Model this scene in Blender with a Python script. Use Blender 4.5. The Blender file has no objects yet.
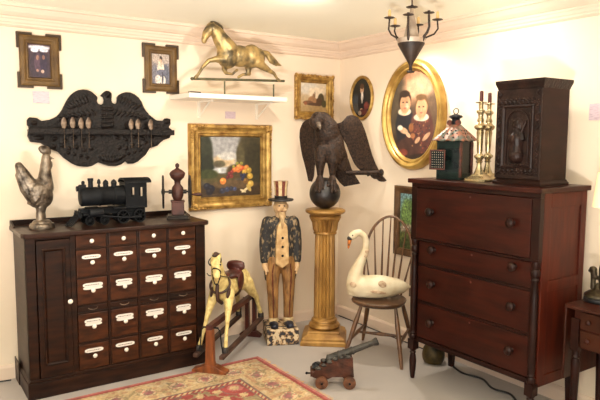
import bpy, bmesh, math, random
from mathutils import Vector, Matrix, noise, Euler
random.seed(7)
PI = math.pi
S = bpy.context.scene
COL = S.collection

# ------------------------------------------------------------------ helpers
def lin(c):
    o = []
    for v in c[:3]:
        v = v / 255.0
        o.append(v / 12.92 if v <= .04045 else ((v + .055) / 1.055) ** 2.4)
    return (o[0], o[1], o[2], 1.0)

def mat(name, c1, c2=None, rough=.5, metal=0.0, scale=8.0, stretch=(1, 1, 1), bump=0.0, bscale=None, detail=4.0,
        lo=.35, hi=.65, c3=None, spec=None, coat=0.0):
    m = bpy.data.materials.new(name); m.use_nodes = True
    nt = m.node_tree; N = nt.nodes; L = nt.links
    b = N['Principled BSDF']
    b.inputs['Roughness'].default_value = rough
    b.inputs['Metallic'].default_value = metal
    if coat: b.inputs['Coat Weight'].default_value = coat; b.inputs['Coat Roughness'].default_value = .25
    if spec is not None: b.inputs['Specular IOR Level'].default_value = spec
    b.inputs['Base Color'].default_value = lin(c1)
    tc = N.new('ShaderNodeTexCoord'); mp = N.new('ShaderNodeMapping')
    mp.inputs['Scale'].default_value = stretch
    L.new(tc.outputs['Object'], mp.inputs['Vector'])
    if c2:
        n = N.new('ShaderNodeTexNoise'); n.inputs['Scale'].default_value = scale; n.inputs['Detail'].default_value = detail
        L.new(mp.outputs['Vector'], n.inputs['Vector'])
        r = N.new('ShaderNodeValToRGB'); e = r.color_ramp.elements
        e[0].position = lo; e[0].color = lin(c1); e[1].position = hi; e[1].color = lin(c2)
        if c3:
            x = r.color_ramp.elements.new((lo + hi) / 2); x.color = lin(c3)
        L.new(n.outputs['Fac'], r.inputs['Fac']); L.new(r.outputs['Color'], b.inputs['Base Color'])
    if bump:
        n2 = N.new('ShaderNodeTexNoise'); n2.inputs['Scale'].default_value = bscale or scale * 3; n2.inputs['Detail'].default_value = 5
        L.new(mp.outputs['Vector'], n2.inputs['Vector'])
        bp = N.new('ShaderNodeBump'); bp.inputs['Strength'].default_value = bump; bp.inputs['Distance'].default_value = .01
        L.new(n2.outputs['Fac'], bp.inputs['Height']); L.new(bp.outputs['Normal'], b.inputs['Normal'])
    return m

def attr_mat(name, rough=.5, bump=0.0, coat=0.0):
    m = bpy.data.materials.new(name); m.use_nodes = True
    nt = m.node_tree; b = nt.nodes['Principled BSDF']; b.inputs['Roughness'].default_value = rough
    if coat: b.inputs['Coat Weight'].default_value = coat
    a = nt.nodes.new('ShaderNodeAttribute'); a.attribute_name = 'pigment'
    nt.links.new(a.outputs['Color'], b.inputs['Base Color'])
    if bump:
        n2 = nt.nodes.new('ShaderNodeTexNoise'); n2.inputs['Scale'].default_value = 200
        tc = nt.nodes.new('ShaderNodeTexCoord'); nt.links.new(tc.outputs['Object'], n2.inputs['Vector'])
        bp = nt.nodes.new('ShaderNodeBump'); bp.inputs['Strength'].default_value = bump; bp.inputs['Distance'].default_value = .004
        nt.links.new(n2.outputs['Fac'], bp.inputs['Height']); nt.links.new(bp.outputs['Normal'], b.inputs['Normal'])
    return m

def V(*a): return Vector(a)
def sm(t): t = max(0, min(1, t)); return t * t * (3 - 2 * t)

class MB:
    def __init__(s): s.b = bmesh.new()
    def add(s, vs, fs):
        q = [s.b.verts.new(v) for v in vs]
        for f in fs:
            try: s.b.faces.new([q[i] for i in f])
            except ValueError: pass
        return q
    def box(s, x0, x1, y0, y1, z0, z1, M=None):
        vs = [V(x, y, z) for z in (z0, z1) for x, y in ((x0, y0), (x1, y0), (x1, y1), (x0, y1))]
        if M: vs = [M @ v for v in vs]
        s.add(vs, [(3, 2, 1, 0), (4, 5, 6, 7), (0, 1, 5, 4), (1, 2, 6, 5), (2, 3, 7, 6), (3, 0, 4, 7)]); return s
    def rings(s, rings, close=True, cap=True):
        q = [[s.b.verts.new(v) for v in r] for r in rings]
        n = len(q[0])
        for a, b in zip(q, q[1:]):
            for i in range(n if close else n - 1):
                j = (i + 1) % n
                s.b.faces.new((a[i], a[j], b[j], b[i]))
        if cap and close:
            s.b.faces.new(list(reversed(q[0]))); s.b.faces.new(q[-1])
        return s
    def tube(s, path, r, seg=10, flat=None):
        path = [Vector(p) for p in path]
        if not isinstance(r, (list, tuple)): r = [r] * len(path)
        up = None; R = []
        for i, p in enumerate(path):
            a = path[max(0, i - 1)]; c = path[min(len(path) - 1, i + 1)]
            t = (c - a).normalized()
            if up is None:
                up = V(0, 0, 1) if abs(t.z) < .9 else V(1, 0, 0)
            u = t.cross(up).normalized(); w = u.cross(t).normalized(); up = w
            f = flat or 1
            R.append([p + u * math.cos(2 * PI * k / seg) * r[i] + w * math.sin(2 * PI * k / seg) * r[i] * f for k in range(seg)])
        return s.rings(R)
    def lathe(s, prof, c=(0, 0, 0), seg=24, M=None, flute=None):
        R = []
        for r, z in prof:
            ring = []
            for k in range(seg):
                a = 2 * PI * k / seg; rr = max(r, 1e-4)
                if flute: rr *= flute(a, z)
                v = V(rr * math.cos(a), rr * math.sin(a), z)
                if M: v = M @ v
                ring.append(v + Vector(c))
            R.append(ring)
        return s.rings(R)
    def prism(s, poly, y0, y1, M=None):      # polygon in x,z extruded along y
        n = len(poly)
        a = [V(p[0], y0, p[1]) for p in poly]; b = [V(p[0], y1, p[1]) for p in poly]
        if M: a = [M @ v for v in a]; b = [M @ v for v in b]
        va = [s.b.verts.new(v) for v in a]; vb = [s.b.verts.new(v) for v in b]
        fa = s.b.faces.new(va); fb = s.b.faces.new(list(reversed(vb)))
        for i in range(n):
            j = (i + 1) % n; s.b.faces.new((va[j], va[i], vb[i], vb[j]))
        bmesh.ops.triangulate(s.b, faces=[fa, fb]); return s
    def ell(s, c, r, rot=(0, 0, 0), seg=20, rg=12):
        E = Euler(rot).to_matrix(); R = []
        if not isinstance(r, (list, tuple)): r = (r, r, r)
        for i in range(rg + 1):
            t = -PI / 2 + PI * i / rg
            cr = max(math.cos(t), .02)
            R.append([Vector(c) + E @ V(r[0] * cr * math.cos(2 * PI * k / seg), r[1] * cr * math.sin(2 * PI * k / seg), r[2] * math.sin(t)) for k in range(seg)])
        return s.rings(R)
    def cap(s, p0, p1, r0, r1, seg=14):      # round cone
        p0 = Vector(p0); p1 = Vector(p1); n = 4; d = (p1 - p0).normalized(); P = []; R = []
        for i in range(n + 1):
            a = PI / 2 * (1 - i / n); P.append(p0 - d * r0 * math.sin(a)); R.append(max(r0 * math.cos(a), .0004))
        for i in range(n + 1):
            a = PI / 2 * i / n; P.append(p1 + d * r1 * math.sin(a)); R.append(max(r1 * math.cos(a), .0004))
        return s.tube(P, R, seg)
    def chain(s, pts):                       # [(point, radius)...] of round cones
        for (a, ra), (b, rb) in zip(pts, pts[1:]): s.cap(a, b, ra, rb)
        return s
    def build(s, name, m, parent=None, smooth=True, bevel=0, remesh=0, it=4, sub=0, ang=40):
        me = bpy.data.meshes.new(name)
        bmesh.ops.recalc_face_normals(s.b, faces=s.b.faces)
        s.b.to_mesh(me); s.b.free()
        o = bpy.data.objects.new(name, me); COL.objects.link(o); me.materials.append(m)
        if smooth:
            for p in me.polygons: p.use_smooth = True
        if remesh:
            q = o.modifiers.new('r', 'REMESH'); q.mode = 'VOXEL'; q.voxel_size = remesh; q.use_smooth_shade = True
            if it: w = o.modifiers.new('s', 'SMOOTH'); w.factor = .5; w.iterations = it
        elif bevel:
            q = o.modifiers.new('b', 'BEVEL'); q.width = bevel; q.segments = 2; q.limit_method = 'ANGLE'; q.angle_limit = .6
        if smooth and not remesh:
            try: me.set_sharp_from_angle(angle=math.radians(ang))
            except Exception: pass
        if sub: q = o.modifiers.new('u', 'SUBSURF'); q.levels = sub; q.render_levels = sub
        if parent: o.parent = parent
        return o

def tag(o, label, cat, group=None):
    o['label'] = label; o['category'] = cat
    if group: o['group'] = group
    return o
def thing(name, label, cat, loc=(0, 0, 0), rz=0, group=None):
    o = bpy.data.objects.new(name, None); COL.objects.link(o); o.empty_display_size = .05
    o.location = loc; o.rotation_euler = (0, 0, rz)
    return tag(o, label, cat, group)
def struct(o): o['kind'] = 'structure'; return o

# ------------------------------------------------------------------ materials
wallm = mat('wall_paint', (243, 226, 204), (240, 221, 198), .85, scale=2, bump=.04, bscale=60)
ceilm = mat('ceiling_paint', (251, 248, 232), (249, 245, 228), .9, scale=1.5)
trimm = mat('trim_paint', (234, 212, 192), (229, 206, 186), .55, scale=3)
floorm = mat('painted_floor', (168, 161, 157), (178, 170, 165), .5, scale=1.3, bump=.03, bscale=40)
walnut = mat('dark_walnut', (24, 12, 8), (50, 26, 14), .42, scale=5, stretch=(1, 1, 6), bump=.1, coat=.06, spec=.2)
walnut_h = mat('dark_walnut_top', (28, 14, 9), (52, 28, 17), .34, scale=5, stretch=(1, 6, 6), coat=.1, spec=.25)
drawer_w = mat('drawer_walnut', (42, 21, 11), (78, 41, 21), .42, scale=5, stretch=(2, 2, 6), bump=.08, coat=.08, spec=.2)
mahog = mat('mahogany', (38, 12, 7), (58, 20, 11), .36, scale=4, stretch=(1.5, 1, 7), bump=.05, coat=.08, spec=.2)
mahog_s = mat('mahogany_side', (62, 20, 11), (82, 29, 14), .42, scale=4, stretch=(5, 1, 1), bump=.05, coat=.08, spec=.2)
mahog_d = mat('mahogany_dark', (26, 10, 7), (42, 17, 11), .34, scale=6, coat=.05, spec=.18)
porc = mat('white_porcelain', (238, 232, 220), rough=.2, coat=.5)
labelm = mat('label_plate', (226, 222, 216), rough=.5)
inkm = mat('faded_ink', (108, 100, 100), rough=.8)
cardm = mat('price_card', (218, 196, 204), (184, 160, 174), .8, scale=60, stretch=(.5, 1, 4), lo=.5, hi=.7)
silver = mat('tarnished_silver', (150, 136, 120), (48, 39, 33), .34, .75, scale=18, bump=.5, bscale=70, lo=.34, hi=.70)
iron = mat('black_iron', (14, 15, 18), (24, 26, 29), .5, .0, scale=10, bump=.15, spec=.15)
iron2 = mat('dark_grey_iron', (24, 25, 28), rough=.45, metal=.0, spec=.18)
millm = mat('old_red_iron', (84, 42, 32), (46, 25, 20), .55, .0, scale=14, bump=.25)
wheelm = mat('mill_wheel_iron', (44, 34, 28), (28, 23, 20), .5, .1, scale=14)
carved = mat('black_carved_wood', (12, 9, 9), (32, 24, 21), .4, scale=40, bump=.6, bscale=60, spec=.22)
shelfw = mat('rack_rail_wood', (60, 36, 28), (38, 24, 20), .45, scale=12)
spoonm = mat('pewter_spoon', (140, 120, 102), (82, 68, 58), .4, .6, scale=30)
gold = mat('antique_gilt', (198, 160, 88), (128, 92, 42), .36, .5, scale=16, bump=.3, bscale=60, lo=.34, hi=.66)
gold_b = mat('bright_gilt', (198, 164, 90), (152, 116, 56), .34, .45, scale=10, bump=.12, bscale=50)
gold_o = mat('ornate_gilt', (222, 180, 104), (130, 92, 44), .4, .5, scale=40, bump=.8, bscale=90)
colg = mat('column_gilt', (186, 142, 74), (116, 78, 36), .4, .35, scale=9, stretch=(1, 1, .4), bump=.15, bscale=40, lo=.34, hi=.68)
framebr = mat('brown_gilt_frame', (108, 80, 38), (82, 58, 28), .5, .15, scale=14, bump=.12)
framedk = mat('dark_frame_edge', (60, 42, 20), rough=.5)
framewal = mat('bronze_brown_frame', (108, 78, 48), (76, 52, 32), .5, .25, scale=14)
paint = attr_mat('oil_painting', .55, .15, .05)
shelfm = mat('white_shelf', (246, 238, 224), rough=.45)
vane = mat('worn_gilt_copper', (200, 170, 112), (96, 86, 66), .4, .6, scale=13, bump=.4, bscale=50, lo=.38, hi=.64)
vane_d = mat('weathered_copper', (104, 86, 62), (70, 66, 52), .5, .5, scale=22, bump=.4)
vane_bar = mat('verdigris_bar', (112, 104, 74), (82, 84, 66), .5, .5, scale=30)
eaglem = mat('dark_carved_eagle', (62, 44, 33), (26, 18, 15), .42, scale=60, bump=1.0, bscale=90, lo=.4, hi=.62, spec=.25)
ballm = mat('dark_ball', (36, 29, 28), (24, 20, 20), .38, scale=20, bump=.2, coat=.1)
coatm = mat('flaked_charcoal_coat', (40, 38, 38), (158, 134, 100), .65, scale=48, stretch=(1, 1, .5), detail=9, lo=.52, hi=.66, bump=.4)
vestm = mat('worn_cream_vest', (212, 178, 128), (182, 142, 92), .6, scale=22, bump=.3)
trous = mat('worn_tan_trousers', (172, 126, 72), (108, 74, 42), .6, scale=22, stretch=(1.5, 1.5, .5), bump=.3, detail=8)
redstripe = mat('worn_red_stripe', (104, 44, 32), (146, 92, 60), .6, scale=40, lo=.5, hi=.7)
skinm = mat('painted_face', (216, 182, 140), (196, 156, 112), .5, scale=26, bump=.2)
beardm = mat('painted_beard', (206, 176, 132), (168, 134, 92), .6, scale=60, stretch=(2, 2, .4), bump=.5)
blackm = mat('black_paint', (26, 24, 26), (58, 52, 48), .5, scale=40, lo=.5, hi=.75)
creamp = mat('cream_paint', (214, 192, 150), (190, 162, 118), .6, scale=40)
shoem = mat('blue_black_shoe', (30, 36, 56), (22, 24, 32), .4, scale=30)
basem = mat('flaked_plinth_paint', (46, 44, 50), (214, 194, 160), .6, scale=30, detail=8, lo=.44, hi=.54, bump=.4, c3=(168, 128, 84))
horsey = mat('yellow_dapple_paint', (228, 206, 138), (172, 140, 78), .5, scale=30, bump=.3, bscale=60, lo=.42, hi=.76)
horse_dk = mat('dark_harness', (48, 32, 26), (74, 44, 32), .5, scale=22)
leather = mat('red_brown_leather', (86, 34, 24), (58, 24, 18), .4, scale=14, coat=.15)
standw = mat('orange_pine_stand', (142, 78, 38), (98, 50, 25), .4, scale=12, stretch=(2, 2, .5), coat=.1)
standr = mat('red_stand_wood', (84, 34, 25), (58, 24, 18), .45, scale=10)
railm = mat('worn_dark_rail', (52, 34, 28), (80, 52, 40), .5, scale=14)
hoofm = mat('hoof_black', (42, 34, 32), rough=.5)
chairw = mat('windsor_brown', (112, 74, 42), (74, 48, 30), .4, scale=14, stretch=(3, 3, .7), coat=.1)
seatw = mat('windsor_seat', (96, 64, 38), (66, 43, 27), .35, scale=9, coat=.2)
swanm = mat('worn_white_swan', (232, 220, 192), (212, 192, 156), .5, scale=9, bump=.2)
swanpatch = mat('bare_patch', (176, 142, 112), (214, 190, 158), .6, scale=50)
beakm = mat('orange_beak', (212, 126, 48), (180, 96, 36), .45, scale=30)
greenm = mat('dark_green_tin', (10, 28, 24), (18, 38, 33), .4, .1, scale=18, bump=.2, spec=.3)
copperm = mat('worn_copper_tin', (142, 88, 66), (84, 88, 78), .45, .3, scale=26, lo=.42, hi=.58)
tinred = mat('rusty_tin', (116, 60, 46), (60, 46, 42), .5, .3, scale=30)
glassm = mat('lantern_pane', (9, 17, 16), (30, 40, 36), .2, scale=20, spec=.3)
brass = mat('polished_brass', (206, 190, 150), (146, 122, 84), .26, .75, scale=16)
candle_d = mat('dark_red_candle', (74, 30, 22), rough=.4)
candle_w = mat('cream_candle', (222, 184, 122), rough=.5)
taber = mat('tabernacle_oak', (26, 16, 14), (46, 29, 24), .34, scale=18, bump=.4, bscale=60, coat=.04, spec=.18)
taber_s = mat('tabernacle_side', (30, 14, 10), (44, 21, 14), .4, scale=6, stretch=(1, 1, 4), spec=.15)
tinm = mat('aged_sconce_tin', (62, 46, 37), (38, 29, 25), .5, .3, scale=16, bump=.2)
tinl = mat('pale_tin', (200, 184, 168), (168, 148, 132), .4, .5, scale=20)
cannonm = mat('cannon_bronze', (74, 70, 64), (46, 43, 40), .5, .2, scale=26, bump=.25)
cannonwh = mat('cannon_wheel_wood', (116, 72, 44), (72, 42, 27), .5, scale=30)
cannonw = mat('cannon_wood', (82, 42, 26), (46, 25, 17), .45, scale=16, bump=.3)
tablew = mat('table_mahogany', (66, 26, 14), (44, 18, 10), .34, scale=7, stretch=(4, 1, 1), coat=.1, spec=.2)
tabled = mat('table_drawer', (66, 32, 17), (46, 22, 12), .4, scale=7, spec=.2)
bronze = mat('figure_bronze', (92, 84, 62), (58, 46, 34), .35, .7, scale=26, bump=.3)
potm = mat('mottled_brass_pot', (84, 66, 24), (34, 29, 14), .45, .3, scale=16, bump=.2)
rugm = attr_mat('rug_wool', .95, .6)
fringem = mat('rug_fringe', (206, 170, 130), rough=.9)
plasticm = mat('black_plastic', (18, 18, 20), rough=.5)

# lamp shade gives off light
shadem = mat('lit_lamp_shade', (244, 226, 180), rough=.8)
_b = shadem.node_tree.nodes['Principled BSDF']; _b.inputs['Emission Color'].default_value = lin((255, 226, 170)); _b.inputs['Emission Strength'].default_value = .45

# ------------------------------------------------------------------ room shell
H = 2.44
struct(MB().box(-5.5, .15, -6.5, .15, -.1, 0).build('floor', floorm, smooth=False))
struct(MB().box(-5.5, .15, -6.5, .15, H, H + .1).build('ceiling', ceilm, smooth=False))
struct(MB().box(-5.5, .15, 0, .15, 0, H).build('wall_left', wallm, smooth=False))
struct(MB().box(0, .15, -6.5, 0, 0, H).build('wall_right', wallm, smooth=False))
crown = [(0, 0), (.105, 0), (.105, -.018), (.092, -.022), (.088, -.03), (.075, -.05), (.055, -.066), (.04, -.072), (.04, -.084),
         (.034, -.088), (.03, -.104), (.022, -.112), (.022, -.122), (.012, -.13), (0, -.134)]
def mould(name, prof, z, side):
    m = MB()
    if side == 'left':   # along y = 0
        R = [[V(-5.5, -d, z + h) for d, h in prof], [V(-d, -d, z + h) for d, h in prof]]
    else:
        R = [[V(-d, -d, z + h) for d, h in prof], [V(-d, -6.5, z + h) for d, h in prof]]
    m.rings(R); return struct(m.build(name, trimm, smooth=False))
mould('trim_1', crown, H, 'left'); mould('trim_2', crown, H, 'right')
bprof = [(0, 0), (.016, 0), (.016, .078), (.011, .088), (.006, .096), (0, .096)]
mould('baseboard_left', bprof, 0, 'left'); mould('baseboard_right', bprof, 0, 'right')

# ------------------------------------------------------------------ painted canvases and frames
def smooth_in(d, soft): return sm((1 - d) / soft + .5)
def painter(top, bot, layers, grain=.06, gs=14):
    def f(u, v):
        c = [top[i] * v + bot[i] * (1 - v) for i in range(3)]
        wob = noise.noise(V(u * 9, v * 9, 3.3)) * .06
        for L in layers:
            cx, cy, rx, ry, col = L[:5]; soft = L[5] if len(L) > 5 else .25; rot = L[6] if len(L) > 6 else 0
            dx = u - cx; dy = v - cy
            x = dx * math.cos(rot) + dy * math.sin(rot); y = -dx * math.sin(rot) + dy * math.cos(rot)
            d = math.sqrt((x / rx) ** 2 + (y / ry) ** 2) + wob
            k = smooth_in(d, soft)
            c = [c[i] * (1 - k) + col[i] * k for i in range(3)]
        g = 1 + grain * 3 * noise.noise(V(u * gs, v * gs, 1.7)) + grain * 2 * noise.noise(V(u * gs * 4, v * gs * 4, 5))
        return [min(255, max(0, x * g)) for x in c]
    return f
def canvas(name, w, h, nu, nv, fn, parent, y=-.012, oval=False, thick=.004):
    vs = []; cols = []; fs = []
    for j in range(nv + 1):
        for i in range(nu + 1):
            u = i / nu; v = j / nv
            if oval:
                a = u * 2 * PI; X = .5 + .5 * v * math.cos(a); Z = .5 + .5 * v * math.sin(a)
            else: X, Z = u, v
            vs.append(V((X - .5) * w, y, (Z - .5) * h)); cols.append(lin(fn(X, Z)))
    for j in range(nv):
        for i in range(nu):
            a = j * (nu + 1) + i; fs.append((a, a + 1, a + nu + 2, a + nu + 1))
    me = bpy.data.meshes.new(name); me.from_pydata(vs, [], fs)
    at = me.attributes.new('pigment', 'FLOAT_COLOR', 'POINT')
    for i, c in enumerate(cols): at.data[i].color = c
    me.materials.append(paint)
    o = bpy.data.objects.new(name, me); COL.objects.link(o); o.parent = parent
    s = o.modifiers.new('t', 'SOLIDIFY'); s.thickness = thick; s.offset = -1 if not oval else 1
    return o
def frame(m, w, h, prof, oval=False, seg=64):
    # profile points (inset, depth towards room); closed around the opening
    R = []
    for ins, d in prof:
        a = w / 2 - ins; b = h / 2 - ins
        if oval: R.append([V(a * math.cos(2 * PI * k / seg), -d, b * math.sin(2 * PI * k / seg)) for k in range(seg)])
        else:
            pts = [(-a, -b), (a, -b), (a, b), (-a, b)]; ring = []
            for k in range(4):
                p, q = pts[k], pts[(k + 1) % 4]
                for t in range(8): ring.append(V(p[0] + (q[0] - p[0]) * t / 8, -d, p[1] + (q[1] - p[1]) * t / 8))
            R.append(ring)
    R.append([v.copy() for v in R[0]])
    m.rings(R, cap=False); bmesh.ops.remove_doubles(m.b, verts=m.b.verts, dist=1e-5); return m

LW = lambda x, z: ((x, -.002, z), 0)
RW = lambda y, z: ((-.002, y, z), -PI / 2)

# two small pictures with notched corners
def notched(px, pz, label, fn, bright):
    loc, rz = LW(px, pz)
    t = thing('framed_picture', label, 'picture', loc, rz, None)
    w, h = .275, .355
    m = MB(); frame(m, w - .03, h - .03, [(0, 0), (0, .018), (.012, .026), (.03, .026), (.04, .018), (.05, .02), (.056, .01), (.056, 0)])
    m.build('frame', framebr, t, bevel=.002)
    for sx in (-1, 1):
        for sz in (-1, 1):
            k = MB()
            x0, x1 = sorted((sx * w / 2, sx * (w / 2 - .095))); z0, z1 = sorted((sz * h / 2, sz * (h / 2 - .014)))
            k.box(x0, x1, -.02, 0, z0, z1)
            x0, x1 = sorted((sx * w / 2, sx * (w / 2 - .014))); z0, z1 = sorted((sz * h / 2, sz * (h / 2 - .10)))
            k.box(x0, x1, -.0199, 0, z0, z1); k.build('corner_block', framedk, t, smooth=False)
    canvas('picture', w - .135, h - .135, 70, 90, fn, t, -.008)
    return t
p1 = painter((70, 50, 62), (62, 44, 42), [(.5, .35, .42, .5, (58, 44, 58)), (.42, .45, .16, .28, (84, 62, 78)), (.68, .45, .16, .3, (50, 38, 60)), (.5, .9, .5, .06, (232, 232, 240), .8),
    (.3, .82, .18, .07, (224, 226, 240), .5), (.7, .82, .2, .05, (216, 216, 232), .5), (.42, .6, .06, .07, (150, 112, 96)), (.68, .62, .06, .07, (140, 102, 90)), (.62, .2, .07, .05, (200, 168, 150)), (.4, .22, .06, .04, (160, 118, 104))], .08)
p2 = painter((156, 144, 144), (92, 88, 96), [(.5, .85, .6, .2, (176, 160, 150)), (.2, .3, .2, .3, (116, 112, 122)), (.75, .35, .2, .3, (92, 94, 108)), (.5, .52, .19, .2, (222, 206, 186)), (.48, .7, .1, .14, (214, 196, 176)),
    (.52, .83, .08, .09, (60, 44, 40)), (.5, .76, .06, .07, (206, 166, 140)), (.55, .38, .28, .1, (104, 104, 122)), (.35, .14, .16, .16, (206, 196, 188)), (.62, .12, .14, .16, (216, 208, 200)), (.6, .2, .05, .2, (70, 70, 84))], .1, 20)
notched(-2.505, 2.103, 'small notched frame holding dark purplish picture, upper left above the pink note', p1, 1)
notched(-1.672, 2.11, 'small notched frame showing a figure in white, between spoon rack and horse shelf', p2, 0)

# still life
loc, rz = LW(-1.098, 1.382)
t = thing('still_life_painting', 'gilt framed still life of fruit before a landscape behind the coffee mill', 'painting', loc, rz)
m = MB(); frame(m, .73, .67, [(0, 0), (0, .03), (.01, .045), (.028, .05), (.04, .036), (.055, .03), (.07, .034), (.078, .026), (.09, .026), (.1, .014), (.1, 0)])
m.build('frame', gold, t)
for sx in (-1, 1):
    for sz in (-1, 1):
        m = MB()
        for k in range(7):
            a = k / 6
            m.ell((sx * (.345 - a * .12), -.045, sz * (.318 + .004 * math.sin(a * 9))), (.016 - .008 * a, .012, .014 - .006 * a), seg=10, rg=6)
            m.ell((sx * (.348 + .002 * math.sin(a * 9)), -.045, sz * (.315 - a * .12)), (.014 - .006 * a, .012, .016 - .008 * a), seg=10, rg=6)
        m.ell((sx * .325, -.048, sz * .297), (.026, .014, .024), seg=12, rg=8)
        m.build('corner_ornament', gold_o, t)
L = [(.38, .78, .5, .34, (160, 158, 158), .5), (.38, .6, .2, .1, (206, 178, 140), .6), (.45, .68, .16, .07, (200, 196, 190), .5), (.06, .72, .14, .36, (48, 50, 36), .4), (.07, .52, .15, .2, (36, 40, 28), .4),
     (.84, .7, .24, .42, (66, 58, 36), .35), (.9, .5, .2, .4, (52, 46, 28), .5), (.66, .68, .07, .2, (84, 76, 50), .5), (.3, .55, .1, .06, (92, 84, 64), .5), (.34, .44, .16, .045, (196, 196, 196), .4), (.28, .3, .3, .08, (84, 74, 44), .5),
     (.12, .38, .16, .08, (58, 64, 34), .5), (.5, .1, .6, .14, (66, 50, 34), .4), (.55, .2, .4, .07, (92, 72, 48), .4), (.62, .42, .2, .12, (72, 56, 34), .4)]
for cx, cy, r, c in [(.36, .26, .055, (224, 134, 62)), (.56, .45, .045, (208, 106, 54)), (.62, .44, .045, (222, 120, 60)), (.68, .47, .045, (196, 86, 48)), (.63, .5, .045, (214, 128, 66)), (.72, .41, .04, (190, 150, 62)), (.76, .48, .045, (206, 126, 58)),
        (.8, .43, .05, (172, 138, 54)), (.82, .33, .055, (186, 148, 60)), (.83, .2, .055, (198, 160, 76)), (.75, .25, .05, (120, 84, 40)), (.47, .38, .035, (110, 40, 44)), (.5, .34, .035, (124, 46, 46)), (.44, .32, .033, (92, 34, 40)), (.51, .41, .03, (140, 52, 50)),
        (.54, .5, .025, (150, 140, 60)), (.6, .55, .03, (128, 126, 60)), (.67, .55, .03, (140, 132, 60)), (.1, .18, .06, (34, 34, 44)), (.17, .14, .06, (28, 30, 42)), (.14, .09, .06, (36, 32, 38)), (.35, .1, .05, (48, 50, 66)), (.43, .12, .045, (54, 58, 80)), (.5, .13, .04, (44, 46, 60)), (.56, .12, .035, (60, 66, 96)),
        (.7, .32, .03, (44, 48, 78)), (.67, .35, .028, (40, 42, 70)), (.72, .36, .026, (50, 54, 84)), (.69, .28, .026, (36, 38, 60))]:
    L.append((cx, cy, r * .95, r, c, .25)); L.append((cx - r * .25, cy + r * .3, r * .35, r * .35, [min(255, x * 1.2 + 16) for x in c], .8))
L.append((.74, .1, .08, .02, (214, 192, 150), .3, .6)); L.append((.7, .08, .06, .018, (206, 186, 150), .3, -.5)); L.append((.8, .13, .03, .07, (190, 160, 90), .3, .5))
canvas('picture', .532, .472, 120, 106, painter((150, 156, 166), (58, 48, 34), L, .07, 18), t, -.012)

# small ornate landscape
loc, rz = LW(-.296, 1.962)
t = thing('landscape_painting', 'ornate gilt framed small landscape with buildings, nearest the room corner', 'painting', loc, rz)
m = MB(); frame(m, .39, .365, [(0, 0), (0, .02), (.008, .034), (.03, .034), (.04, .022), (.05, .026), (.062, .012), (.062, 0)])
m.build('frame', gold, t)
m = MB()
def ornate_edge(m, w, h, n1, n2, r, seedv=0):
    rnd = random.Random(seedv)
    for k in range(n1 + 1):
        x = -w / 2 + w * k / n1
        for sz in (-1, 1):
            b = 1.5 if k in (0, n1) else (1.3 if k == n1 // 2 else 1)
            m.ell((x, -.03, sz * h / 2 + rnd.uniform(-.003, .003)), (r * rnd.uniform(.8, 1.2) * b, .012, r * rnd.uniform(.7, 1.1) * b), (0, rnd.uniform(-1, 1), 0), 8, 6)
    for k in range(1, n2):
        z = -h / 2 + h * k / n2
        for sx in (-1, 1):
            m.ell((sx * w / 2 + rnd.uniform(-.003, .003), -.03, z), (r * rnd.uniform(.7, 1.1), .012, r * rnd.uniform(.8, 1.2)), (0, rnd.uniform(-1, 1), 0), 8, 6)
ornate_edge(m, .385, .36, 22, 21, .0125)
m.build('ornate_border', gold_o, t, remesh=.004, it=0)
canvas('picture', .28, .255, 80, 76, painter((226, 206, 180), (168, 138, 92), [(.3, .8, .4, .2, (214, 204, 190), .6), (.6, .65, .3, .2, (232, 212, 184), .6), (.78, .45, .12, .2, (88, 76, 52)), (.7, .35, .14, .14, (92, 66, 46)), (.45, .4, .16, .14, (166, 122, 84)), (.5, .52, .04, .12, (150, 112, 80)),
    (.55, .6, .02, .1, (120, 88, 66)), (.3, .32, .2, .07, (120, 84, 60)), (.55, .27, .3, .05, (92, 64, 46)), (.2, .3, .06, .06, (150, 90, 60)), (.5, .08, .6, .14, (176, 146, 100)), (.9, .3, .1, .12, (84, 78, 48))], .03, 14), t, -.01)

# small oval portrait
loc, rz = RW(-.312, 1.953)
t = thing('oval_portrait', 'small oval portrait of a man in black on the right wall', 'portrait', loc, rz)
m = MB(); frame(m, .30, .375, [(0, 0), (0, .014), (.006, .022), (.014, .024), (.024, .016), (.028, .008), (.028, 0)], True); m.build('frame', gold, t)
canvas('picture', .254, .328, 90, 46, painter((34, 34, 28), (30, 26, 24), [(.2, .35, .2, .25, (60, 66, 74), .5), (.25, .25, .2, .12, (84, 84, 84), .5), (.55, .4, .24, .32, (22, 20, 24)), (.52, .72, .09, .12, (196, 152, 118)), (.52, .8, .1, .07, (84, 54, 34)), (.53, .55, .06, .12, (222, 214, 204)), (.53, .46, .03, .1, (190, 180, 170)),
    (.75, .3, .13, .1, (112, 50, 46)), (.5, .2, .07, .04, (206, 170, 140)), (.6, .14, .22, .08, (84, 36, 36)), (.42, .12, .08, .06, (180, 160, 140))], .06), t, -.008, True)

# large oval portrait of two children
loc, rz = RW(-.935, 1.79)
t = thing('oval_portrait', 'large oval portrait of two children in a wide gilt frame', 'portrait', loc, rz)
m = MB(); frame(m, .665, .84, [(0, 0), (0, .03), (.012, .05), (.03, .056), (.045, .046), (.052, .036), (.066, .036), (.078, .024), (.084, .012), (.084, 0)], True, 96); m.build('frame', gold_b, t)
L = [(.5, .88, .6, .25, (146, 106, 78), .6), (.15, .6, .2, .4, (74, 62, 48), .6), (.85, .55, .2, .4, (96, 74, 56), .6), (.6, .8, .3, .12, (180, 140, 110), .7), (.5, .1, .7, .22, (52, 40, 34), .4),
     (.32, .38, .2, .23, (34, 33, 38)), (.24, .42, .1, .12, (32, 32, 37)), (.44, .4, .08, .12, (36, 36, 42)), (.68, .34, .23, .26, (92, 54, 46)), (.6, .2, .28, .13, (84, 48, 42)), (.42, .15, .26, .1, (70, 46, 40)), (.83, .35, .08, .14, (86, 50, 44))]
rr = random.Random(4)
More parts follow.
